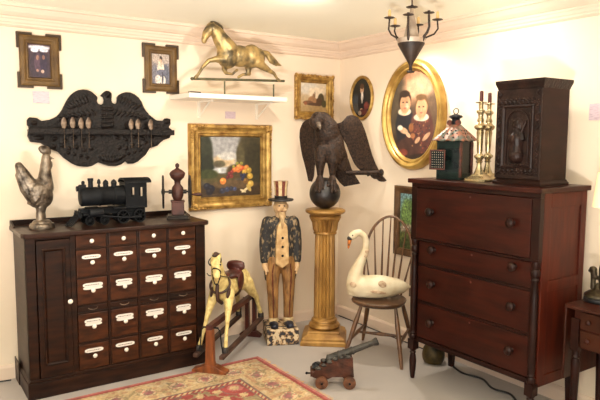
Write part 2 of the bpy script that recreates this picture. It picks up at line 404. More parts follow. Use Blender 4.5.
for k in range(60):
    a = rr.uniform(0, 6.28); q = rr.uniform(0, 1) ** .5
    L.append((.66 + .2 * q * math.cos(a), .28 + .22 * q * math.sin(a), .014, .01, rr.choice([(148, 106, 72), (54, 48, 54), (126, 66, 54), (64, 36, 36)]), .6))
L += [(.31, .545, .14, .045, (200, 184, 160)), (.31, .56, .06, .06, (212, 168, 134)), (.31, .67, .135, .115, (46, 30, 22)), (.32, .635, .115, .105, (182, 136, 100), .2), (.30, .745, .11, .04, (44, 29, 21), .4), (.355, .61, .04, .03, (220, 160, 134), .9), (.275, .65, .022, .009, (60, 44, 38)), (.36, .65, .022, .009, (60, 44, 38)), (.32, .585, .03, .008, (172, 88, 76)), (.32, .615, .012, .02, (196, 146, 116), .6),
      (.67, .475, .15, .045, (204, 190, 168)), (.67, .49, .06, .05, (214, 170, 134)), (.67, .61, .135, .11, (98, 70, 42)), (.67, .575, .12, .11, (188, 142, 104), .2), (.66, .695, .11, .035, (100, 72, 44), .4), (.62, .59, .022, .009, (66, 48, 40)), (.71, .59, .022, .009, (66, 48, 40)), (.665, .525, .03, .008, (178, 90, 78)), (.665, .555, .012, .02, (202, 152, 120), .6),
      (.3, .33, .1, .035, (194, 154, 120), .3, -.2), (.22, .36, .06, .03, (226, 210, 190), .3), (.4, .28, .06, .025, (214, 174, 140), .3, -.4), (.5, .27, .05, .03, (150, 96, 62)), (.6, .22, .06, .028, (192, 150, 116), .3, .5), (.78, .26, .09, .028, (192, 150, 116), .3, .5), (.46, .36, .05, .05, (132, 82, 50)), (.3, .08, .1, .04, (120, 60, 48))]
canvas('picture', .505, .68, 180, 110, painter((112, 86, 66), (42, 34, 28), L, .05), t, -.012, True)

# picture low behind the chair
loc, rz = RW(-.985, .965)
t = thing('landscape_painting', 'brown framed green landscape hanging low between windsor chair and dresser', 'painting', loc, rz)
m = MB(); frame(m, .46, .55, [(0, 0), (0, .024), (.01, .03), (.03, .026), (.045, .016), (.055, .018), (.058, .01), (.058, 0)]); m.build('frame', framewal, t)
canvas('picture', .35, .44, 70, 88, painter((116, 150, 156), (62, 74, 36), [(.4, .65, .35, .25, (84, 112, 58), .5), (.2, .6, .16, .3, (96, 122, 66), .5), (.3, .35, .3, .1, (146, 130, 110), .5), (.2, .38, .08, .03, (214, 200, 190), .5), (.5, .38, .12, .04, (204, 176, 160), .5), (.25, .2, .3, .12, (84, 92, 44), .5), (.5, .1, .5, .12, (58, 66, 32), .5)], .2, 26), t, -.008)

# note cards
def card(label, M, w, h):
    loc, rz = M
    o = MB().box(-w / 2, w / 2, -.003, 0, -h / 2, h / 2).build('note_card', cardm, smooth=False)
    o.location = loc; o.rotation_euler = (0, 0, rz); return tag(o, label, 'note card')
card('pale pink note card under the dark purplish notched picture', LW(-2.502, 1.868), .105, .08)
card('pale note card on wall just above the still life painting', LW(-1.098, 1.79), .09, .055)
card('pale note card at right edge of picture beside the carved box', RW(-2.405, 1.766), .125, .095)

# ------------------------------------------------------------------ spoon rack and spoons
PTS = [(93.4, 98.8), (88, 94), (83.8, 92.2), (79.6, 91.8), (75, 92.6), (71, 94.6), (67.5, 97.4), (64.7, 101), (62, 105.6), (59.4, 110.5), (57, 114), (54, 117), (47.7, 119.7), (40.2, 120.7), (36, 118), (29.6, 117.3), (27.4, 120), (27.4, 124.4), (29.6, 126.5), (28, 129), (27.4, 134), (29.6, 139.3), (39, 140.7),
       (45.5, 145.6), (54, 148.8), (59.4, 155), (66.8, 160.5), (72, 163), (77.4, 164), (82, 164.3), (86, 163.7), (92.3, 160.5), (97, 162.5), (103, 164.5), (110, 165), (116, 163.5), (120, 160.5), (122.7, 163.3), (128, 163.4), (133, 161.6), (141.8, 155.2), (146, 148.8), (154.6, 146.7), (161, 140.7), (168.4, 139.3), (170.5, 135),
       (171, 130.7), (167.3, 128.6), (169.5, 125.4), (169.5, 120), (165.2, 119), (161, 122.2), (153.5, 121.2), (146, 115.9), (143, 112), (140.7, 108.4), (138.4, 103), (135.4, 98.8), (131, 95.6), (127, 94), (122.4, 93.6), (118.4, 94.6), (114.8, 96.6), (113, 98.8), (113.2, 101.8), (112.4, 104.4), (110, 105.6), (107.6, 104.4), (106.6, 101.6), (107.6, 98), (107.4, 95), (105, 93), (102, 92.6), (99.4, 94.4), (96.4, 97.6), (99, 98.6), (99.8, 101.6), (99, 104.6), (96.6, 106.2), (93.6, 105.4), (92, 102.6)]
def rk(p):  # drawing units to metres on the wall
    return (-2.10 + (p[0] - 99) * .00695, 1.665 + (129 + .03 * (p[0] - 99) - p[1]) * .0073)
t = thing('spoon_rack', 'black carved spread-eagle spoon rack hanging above the locomotive', 'spoon rack', (0, 0, 0))
m = MB(); m.prism([rk(p) for p in PTS], -.03, -.002)
# carved relief: feathers on the wings, breast, shell and scrolls
def fe(x, y, rx, rz, rot, d=.008): c = rk((x, y)); m.ell((c[0], -.031, c[1]), (rx, d, rz), (0, rot, 0), 10, 6)
for sx in (-1, 1):
    for k in range(7):
        a = k / 6
        fe(99 + sx * (17 + 17 * a), 101 + 7 * a, .008, .026, sx * (.4 + .6 * a))
        fe(99 + sx * (11 + 26 * a), 113 + 4 * a, .008, .024, sx * (.7 + .5 * a))
    for k in range(5): fe(99 + sx * (12 + 9 * k), 137 + 2 * (k % 2), .02, .008, sx * .5)
    for k in range(6): fe(99 + sx * (14 + 7 * k), 147 - 1.0 * k + 2 * (k % 2), .016, .010, -sx * .6)
    for k in range(4): fe(99 + sx * (18 + 6 * k), 155 - 1.6 * k, .014, .007, -sx * .4)
    fe(99 + sx * 66, 122.5, .02, .012, 0, .012); fe(99 + sx * 62, 136, .03, .010, 0, .01); fe(99 + sx * 40, 119, .03, .007, 0)
for k in range(5):
    for j in range(-2, 3): fe(102 + j * 2.4 , 110 + k * 4, .010, .012, .2 * j)
fe(102.8, 96.6, .016, .018, .3, .012)
for k in range(-4, 5): fe(105 + k * 2.6, 158 - .4 * abs(k), .006, .024, k * .18, .01)
m.build('carved_back', carved, t, remesh=.0045, it=1)
m = MB()
z0 = 1.65
m.box(-2.60, -1.60, -.075, -.03, z0 - .008, z0 + .006).build('spoon_rail', shelfw, t, bevel=.002)
MB().box(-2.60, -1.60, -.08, -.068, z0 - .024, z0 + .014).build('front_lip', carved, t, bevel=.003)
sp = thing('spoon', '', 'spoon', (0, 0, 0))
m = MB()
R = []
for i in range(9):
    a = i / 8; z = .012 + .072 * a; w = .0165 * math.sin(PI * min(1, .12 + a * .84)) ** .7 + .002
    R.append([V(w * math.cos(2 * PI * k / 12), .004 * math.sin(2 * PI * k / 12) + .006 * math.sin(PI * a), z) for k in range(12)])
m.rings(R); m.build('bowl', spoonm, sp)
m = MB(); m.tube([(0, 0, .016), (0, 0, -.02), (0, 0, -.09), (0, 0, -.12)], [.003, .003, .005, .006], 8, .5); m.build('handle', spoonm, sp)
order = ['leftmost pewter spoon of the left four in the eagle rack', 'second spoon from left in the eagle rack', 'third spoon from left in the eagle rack', 'fourth spoon from left in the eagle rack, nearest its centre',
         'pewter spoon just right of the eagle rack centre', 'second spoon right of the eagle rack centre', 'rightmost spoon, standing apart in the eagle rack']
first = True
for i, px in enumerate((58.5, 66.6, 74.5, 81.5, 124, 131, 144.6)):
    if first: o = sp; first = False
    else:
        o = sp.copy(); COL.objects.link(o)
        for ch in sp.children: c = ch.copy(); COL.objects.link(c); c.parent = o
    o.location = (rk((px, 0))[0], -.088, z0 + .004 + (.002 if i % 2 else 0)); o['label'] = order[i]; o['group'] = 'spoons in the eagle rack'

# ------------------------------------------------------------------ apothecary cabinet
CX0, CX1, CY, CT = -2.71, -1.535, -.44, 1.03
t = thing('apothecary_cabinet', 'dark walnut apothecary cabinet of labelled drawers along the left wall', 'cabinet', ((CX0 + CX1) / 2, -.24, 0))
ox, oy = (CX0 + CX1) / 2, -.24
def X_(x): return x - ox
def Y_(y): return y - oy
m = MB()
m.box(X_(CX0), X_(CX0 + .03), Y_(CY), Y_(-.03), .11, CT - .03)
m.box(X_(CX1 - .03), X_(CX1), Y_(CY), Y_(-.03), .11, CT - .03)
m.box(X_(CX0 + .03), X_(CX1 - .03), Y_(-.05), Y_(-.03), .11, CT - .03)
m.box(X_(CX0 + .03), X_(CX1 - .03), Y_(CY + .03), Y_(-.05), .11, .13)
m.box(X_(CX0 + .03), X_(CX1 - .03), Y_(CY + .03), Y_(CY + .05), .13, CT - .03)
m.build('carcass', walnut, t, smooth=False, bevel=.003)
cols = [-2.425, -2.218, -2.019, -1.812, -1.598]
rows = [(.90, 1.0), (.72, .892), (.545, .705), (.30, .50), (.122, .29)]
rows = [(.914, .997), (.73, .899), (.552, .716), (.305, .487), (.125, .288)]
m = MB()
m.box(X_(CX0), X_(-2.655), Y_(CY - .004), Y_(CY + .03), .11, CT - .03)
m.box(X_(-2.452), X_(cols[0] + .004), Y_(CY - .004), Y_(CY + .03), .11, CT - .03)
m.box(X_(cols[4] - .004), X_(CX1), Y_(CY - .004), Y_(CY + .03), .11, CT - .03)
m.box(X_(-2.655), X_(-2.452), Y_(CY - .004), Y_(CY + .03), .985, CT - .03)
for c in cols[1:4]: m.box(X_(c - .008), X_(c + .008), Y_(CY - .004), Y_(CY + .03), .11, CT - .03)
for z in (.9, .717, .54, .487, .288): 
    for k in range(4):
        m.box(X_(cols[k] + .004), X_(cols[k + 1] - .008), Y_(CY - .002), Y_(CY + .03), z, z + .013)
m.build('face_frame', walnut, t, smooth=False, bevel=.002)
# plinth, top, back gallery
m = MB(); m.box(X_(CX0 - .015), X_(CX1 + .015), Y_(CY - .02), Y_(-.02), 0, .1)
m.prism([(X_(CX0 - .012), .1), (X_(CX1 + .012), .1), (X_(CX1), .122), (X_(CX0), .122)], Y_(CY - .014), Y_(-.03))
m.prism([(X_(CX0) - .02, 0), (X_(CX0) - .0151, 0), (X_(CX0) - .0151, .155), (X_(CX0) - .02, .15)], Y_(-.16), Y_(-.02))
m.build('plinth', walnut, t, smooth=False, bevel=.004)
m = MB()
ch = .05; a, b, c, d = X_(CX0 - .02), X_(CX1 + .02), Y_(CY - .04), Y_(-.012)
poly = [(a + ch, c), (b - .02, c), (b, c + .02), (b, d), (a, d), (a, c + ch), (a + .012, c + .02)]
n = len(poly); m.rings([[V(x, y, CT - .03) for x, y in poly], [V(x, y, CT) for x, y in poly]])
m.build('worktop', walnut_h, t, smooth=False, bevel=.006)
m = MB()
m.box(X_(CX0 - .015), X_(CX1 + .012), Y_(-.028), Y_(-.014), CT, CT + .034)
for x in (CX0 - .018, CX1 + .004):
    prof = [(-.028, 0), (-.16, 0), (-.15, .008), (-.11, .016), (-.07, .028), (-.028, .034)]
    v0 = [V(X_(x), Y_(p[0]), CT + p[1]) for p in prof]; v1 = [v + V(.012, 0, 0) for v in v0]; m.rings([v0, v1])
m.build('gallery_rail', walnut, t, smooth=False)
# door
dr = MB().box(X_(-2.65), X_(-2.455), Y_(CY - .014), Y_(CY + .02), .125, .98).build('door', walnut, t, smooth=False, bevel=.003)
m = MB(); w, h = .135, .73
frame(m, w, h, [(0, 0), (0, .008), (.006, .012), (.014, .006), (.018, 0)]); 
o = m.build('panel_moulding', walnut, dr); o.location = (X_(-2.553), Y_(CY - .014), .565)
MB().box(-.048, .048, -.004, .002, -.345, .345).build('door_panel', walnut, dr, smooth=False, bevel=.002).location = (X_(-2.553), Y_(CY - .014), .565)
kn = [(.004, 0), (.006, .006), (.012, .01), (.0145, .016), (.012, .022), (.006, .026), (.001, .0265)]
FM = Matrix.Rotation(PI / 2, 4, 'X')
def knob(parent, x, y, z, m_, s=1.0, name='knob'):
    return MB().lathe([(r * s, zz * s) for r, zz in kn], (x, y, z), 14, FM).build(name, m_, parent)
knob(dr, X_(-2.466), Y_(CY - .014), .588, porc, 1.1)
bail = {}
for r, (za, zb) in enumerate(rows):
    for k in range(4):
        x0 = cols[k] + .008; x1 = cols[k + 1] - .012
        yy = Y_(CY - .008)
        d = MB().box(X_(x0), X_(x1), yy, Y_(CY + .1), za, zb).build('drawer', drawer_w, t, smooth=False, bevel=.003)
        xc = X_((x0 + x1) / 2)
        if r == 0: knob(d, xc, yy, (za + zb) / 2, porc)
        else:
            zc = za + (zb - za) * .66
            wide = .06 + .004 * ((k + r) % 3); two = (k * 3 + r) % 3 != 1
            hh = .0125
            pm = MB(); rr = random.Random(k * 10 + r)
            def plate(m, cx, cz, w, h):
                pts = [(cx + w * math.cos(a) ** 3 if False else cx + max(-w, min(w, w * 1.1 * math.cos(a))), cz + max(-h, min(h, h * 1.3 * math.sin(a)))) for a in [2 * PI * q / 20 for q in range(20)]]
                m.prism(pts, yy - .004, yy)
            plate(pm, xc + rr.uniform(-.003, .003), zc + .012, wide - .006, hh)
            if two: plate(pm, xc + rr.uniform(-.003, .003), zc - .008, wide - .008, hh * .75)
            pm.build('label_plate', labelm, d, smooth=False)
            lm = MB(); xx = xc - wide * .7
            while xx < xc + wide * .62:
                w_ = rr.uniform(.004, .010); lm.box(xx, xx + w_, yy - .0046, yy - .0041, zc + .0095, zc + .0145); xx += w_ + .003
            lm.build('lettering', inkm, d, smooth=False)
            knob(d, xc, yy - .004, zc - .022, porc)
# thin slip drawers with bail pulls
for k in range(4):
    x0 = cols[k] + .008; x1 = cols[k + 1] - .012; yy = Y_(CY - .006); xc = X_((x0 + x1) / 2)
    d = MB().box(X_(x0), X_(x1), yy, Y_(CY + .08), .503, .538).build('slip_drawer', walnut, t, smooth=False, bevel=.002)
    MB().tube([(xc - .03, yy, .522), (xc - .022, yy - .008, .517), (xc, yy - .01, .512), (xc + .022, yy - .008, .517), (xc + .03, yy, .522)], .0026, 6).build('bail_pull', spoonm, d)

# ------------------------------------------------------------------ rooster
t = thing('rooster_figure', 'silver metal rooster figure standing at the left end of the cabinet', 'rooster figure', (-2.575, -.26, CT), .05)
t.scale = (1.03, 1, 1.06)
m = MB()
m.lathe([(.068, 0), (.073, .002), (.074, .012), (.072, .026), (.066, .032), (.058, .034), (.055, .042), (.045, .05), (.02, .053)], seg=36)
m.build('base', silver, t)
m = MB()
m.chain([((-.014, -.008, .05), .022), ((-.010, 0, .1), .022), ((-.004, 0, .13), .03)])
m.chain([((.014, .012, .05), .014), ((.012, .01, .1), .015), ((.006, 0, .14), .03)])
m.ell((-.006, 0, .21), (.074, .056, .092), (0, -.5, 0)); m.ell((.02, 0, .25), (.058, .05, .066))
m.chain([((.026, 0, .26), .05), ((.03, 0, .33), .037), ((.033, 0, .39), .028), ((.038, 0, .425), .026)])
m.cap((.052, 0, .422), (.086, 0, .415), .011, .003)
m.ell((.062, 0, .38), (.014, .010, .024)); m.ell((.056, 0, .36), (.012, .010, .018))
m.chain([((-.03, 0, .21), .055), ((-.07, 0, .28), .042), ((-.105, 0, .345), .032), ((-.118, 0, .375), .024)])
m.chain([((-.03, 0, .17), .045), ((-.085, 0, .24), .034), ((-.12, 0, .32), .022)])
for k in range(7):
    a = k / 6; m.cap((-.05 - .03 * a, 0, .15 + .12 * a), (-.075 - .055 * a, 0, .155 + .19 * a), .016, .007)
for s in (-1, 1):
    m.ell((-.012, s * .046, .225), (.05, .014, .04), (0, .5, 0))
    for k in range(5): m.cap((-.01 - k * .004, s * .052, .24 - k * .012), (-.07 + k * .006, s * .044, .215 - k * .014), .009, .004)
m.build('body', silver, t, remesh=.0045, it=2)
m = MB(); m.ell((.034, 0, .466), (.036, .018, .028), (0, .25, 0)); m.ell((.018, 0, .474), (.024, .015, .02)); m.ell((.054, 0, .452), (.016, .012, .016))
m.build('comb', silver, t, remesh=.0035, it=3)

# ------------------------------------------------------------------ toy locomotive
t = thing('toy_locomotive', 'black iron toy steam locomotive on top of the apothecary cabinet', 'toy train', (-2.166, -.25, CT + .0015))
t.scale = (.97, 1, 1.08)
Lx = lambda px: -2.440 + (px - 64) * .0066 + 2.18
m = MB()
XM = Matrix.Rotation(PI / 2, 4, 'Y')
m.lathe([(.03, Lx(76.5)), (.05, Lx(77)), (.058, Lx(78.5)), (.058, Lx(96)), (.0605, Lx(96.3)), (.0605, Lx(97.5)), (.058, Lx(98)), (.058, Lx(110)), (.0605, Lx(110.3)), (.0605, Lx(111.5)), (.06, Lx(112)), (.063, Lx(123))], (0, 0, .172), 32, XM)
m.build('boiler', iron, t)
m = MB(); m.lathe([(.017, 0), (.016, .04), (.019, .048), (.019, .062)], (Lx(88), 0, .222), 16); m.build('smokestack', iron2, t)
m = MB(); m.lathe([(.012, 0), (.008, .012), (.006, .02), (.013, .026), (.011, .042), (.004, .052)], (Lx(96.5), 0, .226), 14); m.build('bell', iron2, t)
for x, r in ((103.5, .018), (112, .019)):
    MB().lathe([(r, 0), (r * .95, .018), (r * 1.1, .024), (r * .9, .036), (r * .4, .044), (.002, .048)], (Lx(x), 0, .226), 16).build('steam_dome', iron2, t)
m = MB(); m.box(Lx(76), Lx(80), -.022, .022, .185, .24); m.box(Lx(76.5), Lx(83), -.016, .016, .222, .246); m.lathe([(.014, 0), (.016, .012), (.016, .026)], (Lx(77.5), 0, .222), 14, Matrix.Rotation(-PI / 2, 4, 'Y')); m.lathe([(.011, 0), (.012, .016), (.007, .024)], (Lx(80.5), 0, .245), 12)
m.build('headlamp', iron2, t, bevel=.002)
# cab with open windows
c0, c1, zb, zt = Lx(121), Lx(144), .10, .255
m = MB(); wz0, wz1 = .165, .222
for y in (-.066, .058):
    m.box(c0, c1, y, y + .008, zb, wz0); m.box(c0, c1, y, y + .008, wz1, zt)
    for xa, xb in ((c0, Lx(126.5)), (Lx(130.5), Lx(135)), (Lx(139.5), c1)): m.box(xa, xb, y, y + .008, wz0, wz1)
m.box(c0, c0 + .006, -.058, .058, zb, zt)
m.build('cab', iron, t, smooth=False)
m = MB(); R = []
for x in (c0 - .006, c1 + .03):
    top = [V(x, .08 * math.cos(a), .25 + .032 * math.sin(a)) for a in [PI * k / 12 for k in range(13)]]
    R.append(top + [V(x, .068 * math.cos(a), .249 + .022 * math.sin(a)) for a in [PI * (12 - k) / 12 for k in range(13)]])
m.rings(R); m.build('cab_roof', iron, t)
m = MB(); m.box(Lx(76), Lx(144), -.028, .028, .062, .1); m.box(Lx(108), Lx(144), -.07, .07, .092, .104); m.box(Lx(80), Lx(108), -.045, .045, .094, .1); m.box(Lx(78), Lx(100), -.05, .05, .06, .074)
m.box(Lx(72.5), Lx(76.5), -.055, .055, .05, .075); m.box(Lx(124), Lx(143), -.03, .03, .03, .062)
m.build('chassis', iron, t, smooth=False, bevel=.002)
for s in (-1, 1):
    MB().lathe([(.024, -.035), (.027, -.03), (.027, .05), (.024, .055)], (Lx(89), s * .058, .078), 18, XM).build('cylinder_block', iron2, t)
    for px, r in ((84, .03), (99, .03), (118.5, .043), (136, .043)):
        m = MB(); Rm = Matrix.Rotation(PI / 2, 4, 'X')
        m.lathe([(r, -.006), (r, .006), (r * .82, .006), (r * .8, .0), (r * .8, -.006)], (Lx(px), s * .058, r), 28, Rm)
        m.lathe([(r * .2, -.008), (r * .2, .008)], (Lx(px), s * .058, r), 12, Rm)
        for k in range(8):
            a = k * PI / 4; m.tube([(Lx(px), s * .058, r), (Lx(px) + r * .85 * math.cos(a), s * .058, r + r * .85 * math.sin(a))], .0028, 6)
        m.build('wheel', iron2, t)
    m = MB(); m.tube([(Lx(90), s * .072, .062), (Lx(118.5), s * .072, .038), (Lx(137), s * .072, .034)], .005, 8); m.build('connecting_rod', iron2, t)
m = MB()
for k in range(9):
    y = -.055 + .11 * k / 8
    m.tube([(Lx(74), y * .8, .085 - .03 * abs(y) / .055), (Lx(62) + .03 * abs(y) / .055, y, .006)], .0032, 6)
m.tube([(Lx(66), -.055, .006), (Lx(62), 0, .006), (Lx(66), .055, .006)], .004, 6); m.box(Lx(73), Lx(75), -.048, .048, .05, .088)
m.build('cowcatcher', iron, t)

# ------------------------------------------------------------------ coffee mill
t = thing('coffee_mill', 'two-wheeled red brown iron coffee mill at the right end of the cabinet', 'coffee mill', (-1.655, -.25, CT), -.36)
t.scale = (1.15, 1.15, 1.15)
m = MB(); m.box(-.07, .07, -.07, .07, 0, .014); m.box(-.062, .062, -.062, .062, .014, .024); m.build('base', wheelm, t, smooth=False, bevel=.003)
m = MB(); m.box(-.038, .038, -.038, .038, .024, .11); m.box(-.043, .043, -.043, .043, .104, .114); m.build('drawer_box', millm, t, smooth=False, bevel=.004)
m = MB(); m.lathe([(.02, .114), (.026, .12), (.034, .14), (.037, .17), (.033, .195), (.02, .212), (.017, .222), (.02, .23)], seg=24, flute=lambda a, z: 1 + .04 * math.cos(a * 10)); m.build('grinder_body', millm, t)
m = MB(); m.lathe([(.014, .225), (.022, .238), (.040, .255), (.048, .275), (.048, .283), (.044, .29), (.03, .302), (.014, .31), (.008, .316), (.013, .326), (.012, .338), (.003, .346)], seg=26); m.build('hopper', millm, t)
m = MB(); m.lathe([(.006, -.1), (.006, .085)], (0, 0, .168), 10, XM); m.lathe([(.013, -.055), (.013, .055)], (0, 0, .168), 12, XM); m.build('axle', wheelm, t)
for x in (-.088, .075):
    m = MB(); m.lathe([(.092, -.004), (.1, -.006), (.105, 0), (.1, .006), (.092, .004)], (x, 0, .168), 40, XM); bmesh.ops.delete(m.b, geom=[f for f in m.b.faces if len(f.verts) > 4], context='FACES')
    m.tube([(x + .0045 * 0, .093 * math.cos(2 * PI * k / 40), .168 + .093 * math.sin(2 * PI * k / 40)) for k in range(41)], .005, 6)
    m.lathe([(.016, -.01), (.016, .01)], (x, 0, .168), 14, XM)
    for k in range(6):
        a = k * PI / 3 + .3; m.tube([(x, 0, .168), (x, .05 * math.cos(a + .12), .168 + .05 * math.sin(a + .12)), (x, .096 * math.cos(a), .168 + .096 * math.sin(a))], .0045, 6)
    m.build('flywheel', wheelm, t)
m = MB(); m.tube([(.078, 0, .15), (.1, -.01, .15), (.118, -.01, .15), (.135, -.01, .15), (.148, -.01, .15)], [.005, .007, .011, .012, .008], 12); m.build('crank_handle', millm, t)

# ------------------------------------------------------------------ wall shelf and horse weathervane
t = thing('wall_shelf', 'white bracketed shelf on the left wall carrying the gilt horse', 'shelf', (-1.03, 0, 1.95))
MB().box(-.575, .235, -.36, 0, -.062, -.028).build('board', shelfm, t, smooth=False, bevel=.003)
for x in (-.34, .17):
    m = MB(); m.box(x - .01, x + .01, -.014, 0, -.19, -.062); m.box(x - .01, x + .01, -.24, -.014, -.074, -.062); m.tube([(x, -.01, -.18), (x, -.2, -.07)], .007, 6); m.build('bracket', shelfm, t, smooth=False)
t = thing('horse_weathervane', 'gilded copper running horse weathervane on the white shelf', 'weathervane', (-1.159, -.29, 1.922))
kx = .00843; kz = .00715
def hp(x, y, d=0):  # drawing units
    return V((x - 239) * kx, d, .101 + (83 + .08 * (x - 239) - y) * kz - .004)
m = MB()
def hc(a, b, ra, rb, d0=0, d1=0): m.cap(hp(*a, d0), hp(*b, d1), ra, rb)
# trunk
m.ell(hp(226, 56), (.085, .062, .092)); m.ell(hp(238, 56), (.11, .058, .080)); m.ell(hp(250, 56), (.085, .062, .088)); m.ell(hp(257, 57), (.05, .056, .07))
# neck and head
m.chain([(hp(226, 49), .074), (hp(220, 40), .060), (hp(216, 33), .048), (hp(212, 29), .038)])
m.chain([(hp(210.5, 28.5), .037), (hp(206.5, 34), .032), (hp(204, 40), .021)]); m.ell(hp(204, 42), (.019, .017, .017))
m.cap(hp(212, 25, -.012), hp(212.5, 22.4, -.014), .009, .003); m.cap(hp(210, 25, .012), hp(210.5, 22.4, .014), .009, .003)
# legs
m.chain([(hp(222, 60, -.02), .036), (hp(214, 59.5, -.02), .024), (hp(207, 61, -.02), .016), (hp(201, 68, -.02), .012), (hp(197, 75, -.02), .011), (hp(194.5, 78, -.02), .015)])
m.chain([(hp(226, 63, .02), .034), (hp(224, 69, .02), .02), (hp(225.5, 73, .02), .013), (hp(232, 74, .02), .010), (hp(235, 71, .02), .010), (hp(236.5, 70, .02), .012)])
m.chain([(hp(254, 62, -.02), .042), (hp(261, 67, -.02), .03), (hp(267, 71, -.02), .019), (hp(272, 74, -.02), .013), (hp(275, 79, -.02), .010), (hp(277.5, 81.5, -.02), .014)])
m.chain([(hp(248, 63, .02), .038), (hp(248, 70, .02), .022), (hp(249, 74, .02), .014), (hp(242, 74.5, .02), .011), (hp(238, 77, .02), .012)])
m.build('body', vane, t, remesh=.006, it=3)
m = MB()
for k in range(12):
    a = k / 11; q = hp(212 + 19 * a, 22.5 + 24 * a ** 1.2)
    m.cap(q, q + V(.028 + .016 * math.sin(a * 9), 0, -.002), .016, .006)
m.build('mane', vane_d, t, remesh=.006, it=1)
m = MB(); m.chain([(hp(260, 51), .016), (hp(266, 53), .022), (hp(272, 59), .021), (hp(277, 63.5), .014), (hp(281, 65.5), .006)]); m.chain([(hp(266, 54), .018), (hp(270, 61), .016), (hp(276, 65.5), .006)]); m.build('tail', vane, t, remesh=.006, it=1)
m = MB(); m.tube([hp(192.5, 78.5), hp(284.5, 81.8)], .0095, 10); m.ell(hp(192.5, 78.5), .012); m.build('rod', vane_bar, t)
m = MB(); m.lathe([(.006, -.0), (.006, .1)], (hp(223, 0).x, 0, 0), 10); m.lathe([(.006, -.0), (.006, .1)], (hp(273, 0).x, 0, 0), 10); m.build('stand_post', vane_bar, t)
o = MB().box(-.045, .04, -.02, .02, 0, .012).build('hand_stapler', plasticm, smooth=False, bevel=.003); o.location = (-1.535, -.30, 1.922); o.rotation_euler = (0, 0, .15)
o.name = 'small_black_box'; tag(o, 'small flat black item on the left end of the white shelf', 'box')

# ------------------------------------------------------------------ column, ball, eagle
t = thing('column_pedestal', 'gilt fluted column pedestal with square stepped base under the eagle', 'pedestal', (-.532, -.515, 0), math.radians(-39))
m = MB()
def sq(a, z): return [V(-a, -a, z), V(a, -a, z), V(a, a, z), V(-a, a, z)]
m.rings([sq(.178, 0), sq(.178, .03), sq(.168, .036), sq(.168, .056), sq(.146, .07), sq(.128, .08), sq(.128, .096), sq(.118, .104)])
m.build('plinth', colg, t, smooth=False, bevel=.003)
m = MB(); m.lathe([(.1, .1), (.118, .108), (.126, .124), (.118, .142), (.1, .15), (.096, .16), (.104, .166), (.1, .176), (.088, .182), (.086, .2)], seg=40); m.build('torus_moulding', colg, t)
fl = lambda a, z: 1 - .13 * (.5 + .5 * math.cos(a * 20)) ** .6
m = MB(); m.lathe([(.084, .2), (.085, .22), (.083, .6), (.079, .84), (.079, .862)], seg=200, flute=fl); m.build('shaft', colg, t)
m = MB(); m.lathe([(.09, .86), (.094, .868), (.09, .876), (.09, .882)], seg=40)
m.lathe([(.09, .88), (.098, .90), (.104, .95), (.122, .985)], seg=200, flute=lambda a, z: 1 - .14 * (.5 + .5 * math.cos(a * 20)) ** .6)
m.lathe([(.12, .984), (.126, .992), (.126, 1.006), (.118, 1.012)], seg=40); m.build('capital', colg, t)
m = MB(); m.lathe([(.118, 1.01), (.13, 1.02), (.15, 1.028), (.158, 1.04), (.155, 1.054), (.14, 1.06), (.1, 1.062)], seg=48); m.build('top_disc', colg, t)

ez = 1.062
FA = math.radians(-34.18)
t = thing('eagle_sculpture', 'dark carved eagle with spread wings perched on a ball atop the column', 'eagle sculpture', (-.536, -.513, ez), FA)
Z = lambda z: z - ez
MB().ell((0, 0, .121), .1225, seg=40, rg=24).build('ball', ballm, t)
m = MB()
m.ell((.045, .01, Z(1.56)), (.105, .085, .15), (0, -.25, 0)); m.ell((.01, -.01, Z(1.65)), (.10, .08, .10), (0, 0, 0)); m.ell((.095, .045, Z(1.48)), (.08, .06, .14), (0, -.35, 0)); m.ell((.06, .01, Z(1.51)), (.10, .07, .11), (0, -.3, 0))
m.chain([((.02, -.01, Z(1.69)), .08), ((-.02, -.025, Z(1.745)), .068), ((-.06, -.055, Z(1.758)), .058), ((-.082, -.085, Z(1.735)), .05)])
m.ell((-.068, -.10, Z(1.71)), (.036, .04, .04))
for s, x in ((-1, -.04), (1, .055)):
    m.chain([((x * .7, -.03, Z(1.52)), .062), ((x, -.05, Z(1.44)), .047), ((x * 1.0, -.045, Z(1.375)), .032), ((x, -.04, Z(1.325)), .024)])
m.build('body', eaglem, t, remesh=.007, it=3)
m = MB(); m.chain([((-.06, -.132, Z(1.715)), .02), ((-.052, -.155, Z(1.70)), .014), ((-.046, -.158, Z(1.675)), .005)]); m.build('beak', mat('horn_beak', (120, 106, 92), (84, 70, 58), .4, scale=30), t, remesh=.004, it=1)
for x in (-.04, .055):
    m = MB()
    for dx, dy in ((-.035, -.06), (-.008, -.085), (.022, -.07), (0.01, .035)):
        ex = x + dx; ey = -.04 + dy; rr_ = math.sqrt(ex * ex + ey * ey); zz = .116 + math.sqrt(max(.0, .118 ** 2 - rr_ ** 2)) if rr_ < .118 else .13
        m.chain([((x, -.04, Z(1.318)), .022), ((x + dx * .6, -.04 + dy * .6, max(zz + .024, Z(1.285))), .017), ((ex, ey, zz + .010), .012)])
    m.build('foot', eaglem, t, remesh=.005, it=1)
def wing(name, A, B, depth, thick=.022, n=16, ridges=7):
    # A: outer edge points, B: inner edge points, same count
    m = MB(); rows = []; back = []
    for i, (a, b) in enumerate(zip(A, B)):
        f = []; g = []
        for k in range(n + 1):
            u = k / n; x = a[0] + (b[0] - a[0]) * u; z = a[1] + (b[1] - a[1]) * u
            d = depth(x, z); th = thick * (1 - .75 * i / (len(A) - 1)) * math.sin(PI * (.12 + .76 * u)) + .003
            rid = .004 * abs(math.sin(u * ridges * PI)) * (i / len(A))
            f.append(V(x, d - th - rid, Z(z))); g.append(V(x, d + th, Z(z)))
        rows.append(f + g[::-1])
    m.rings(rows); return m.build(name, eaglem, t)
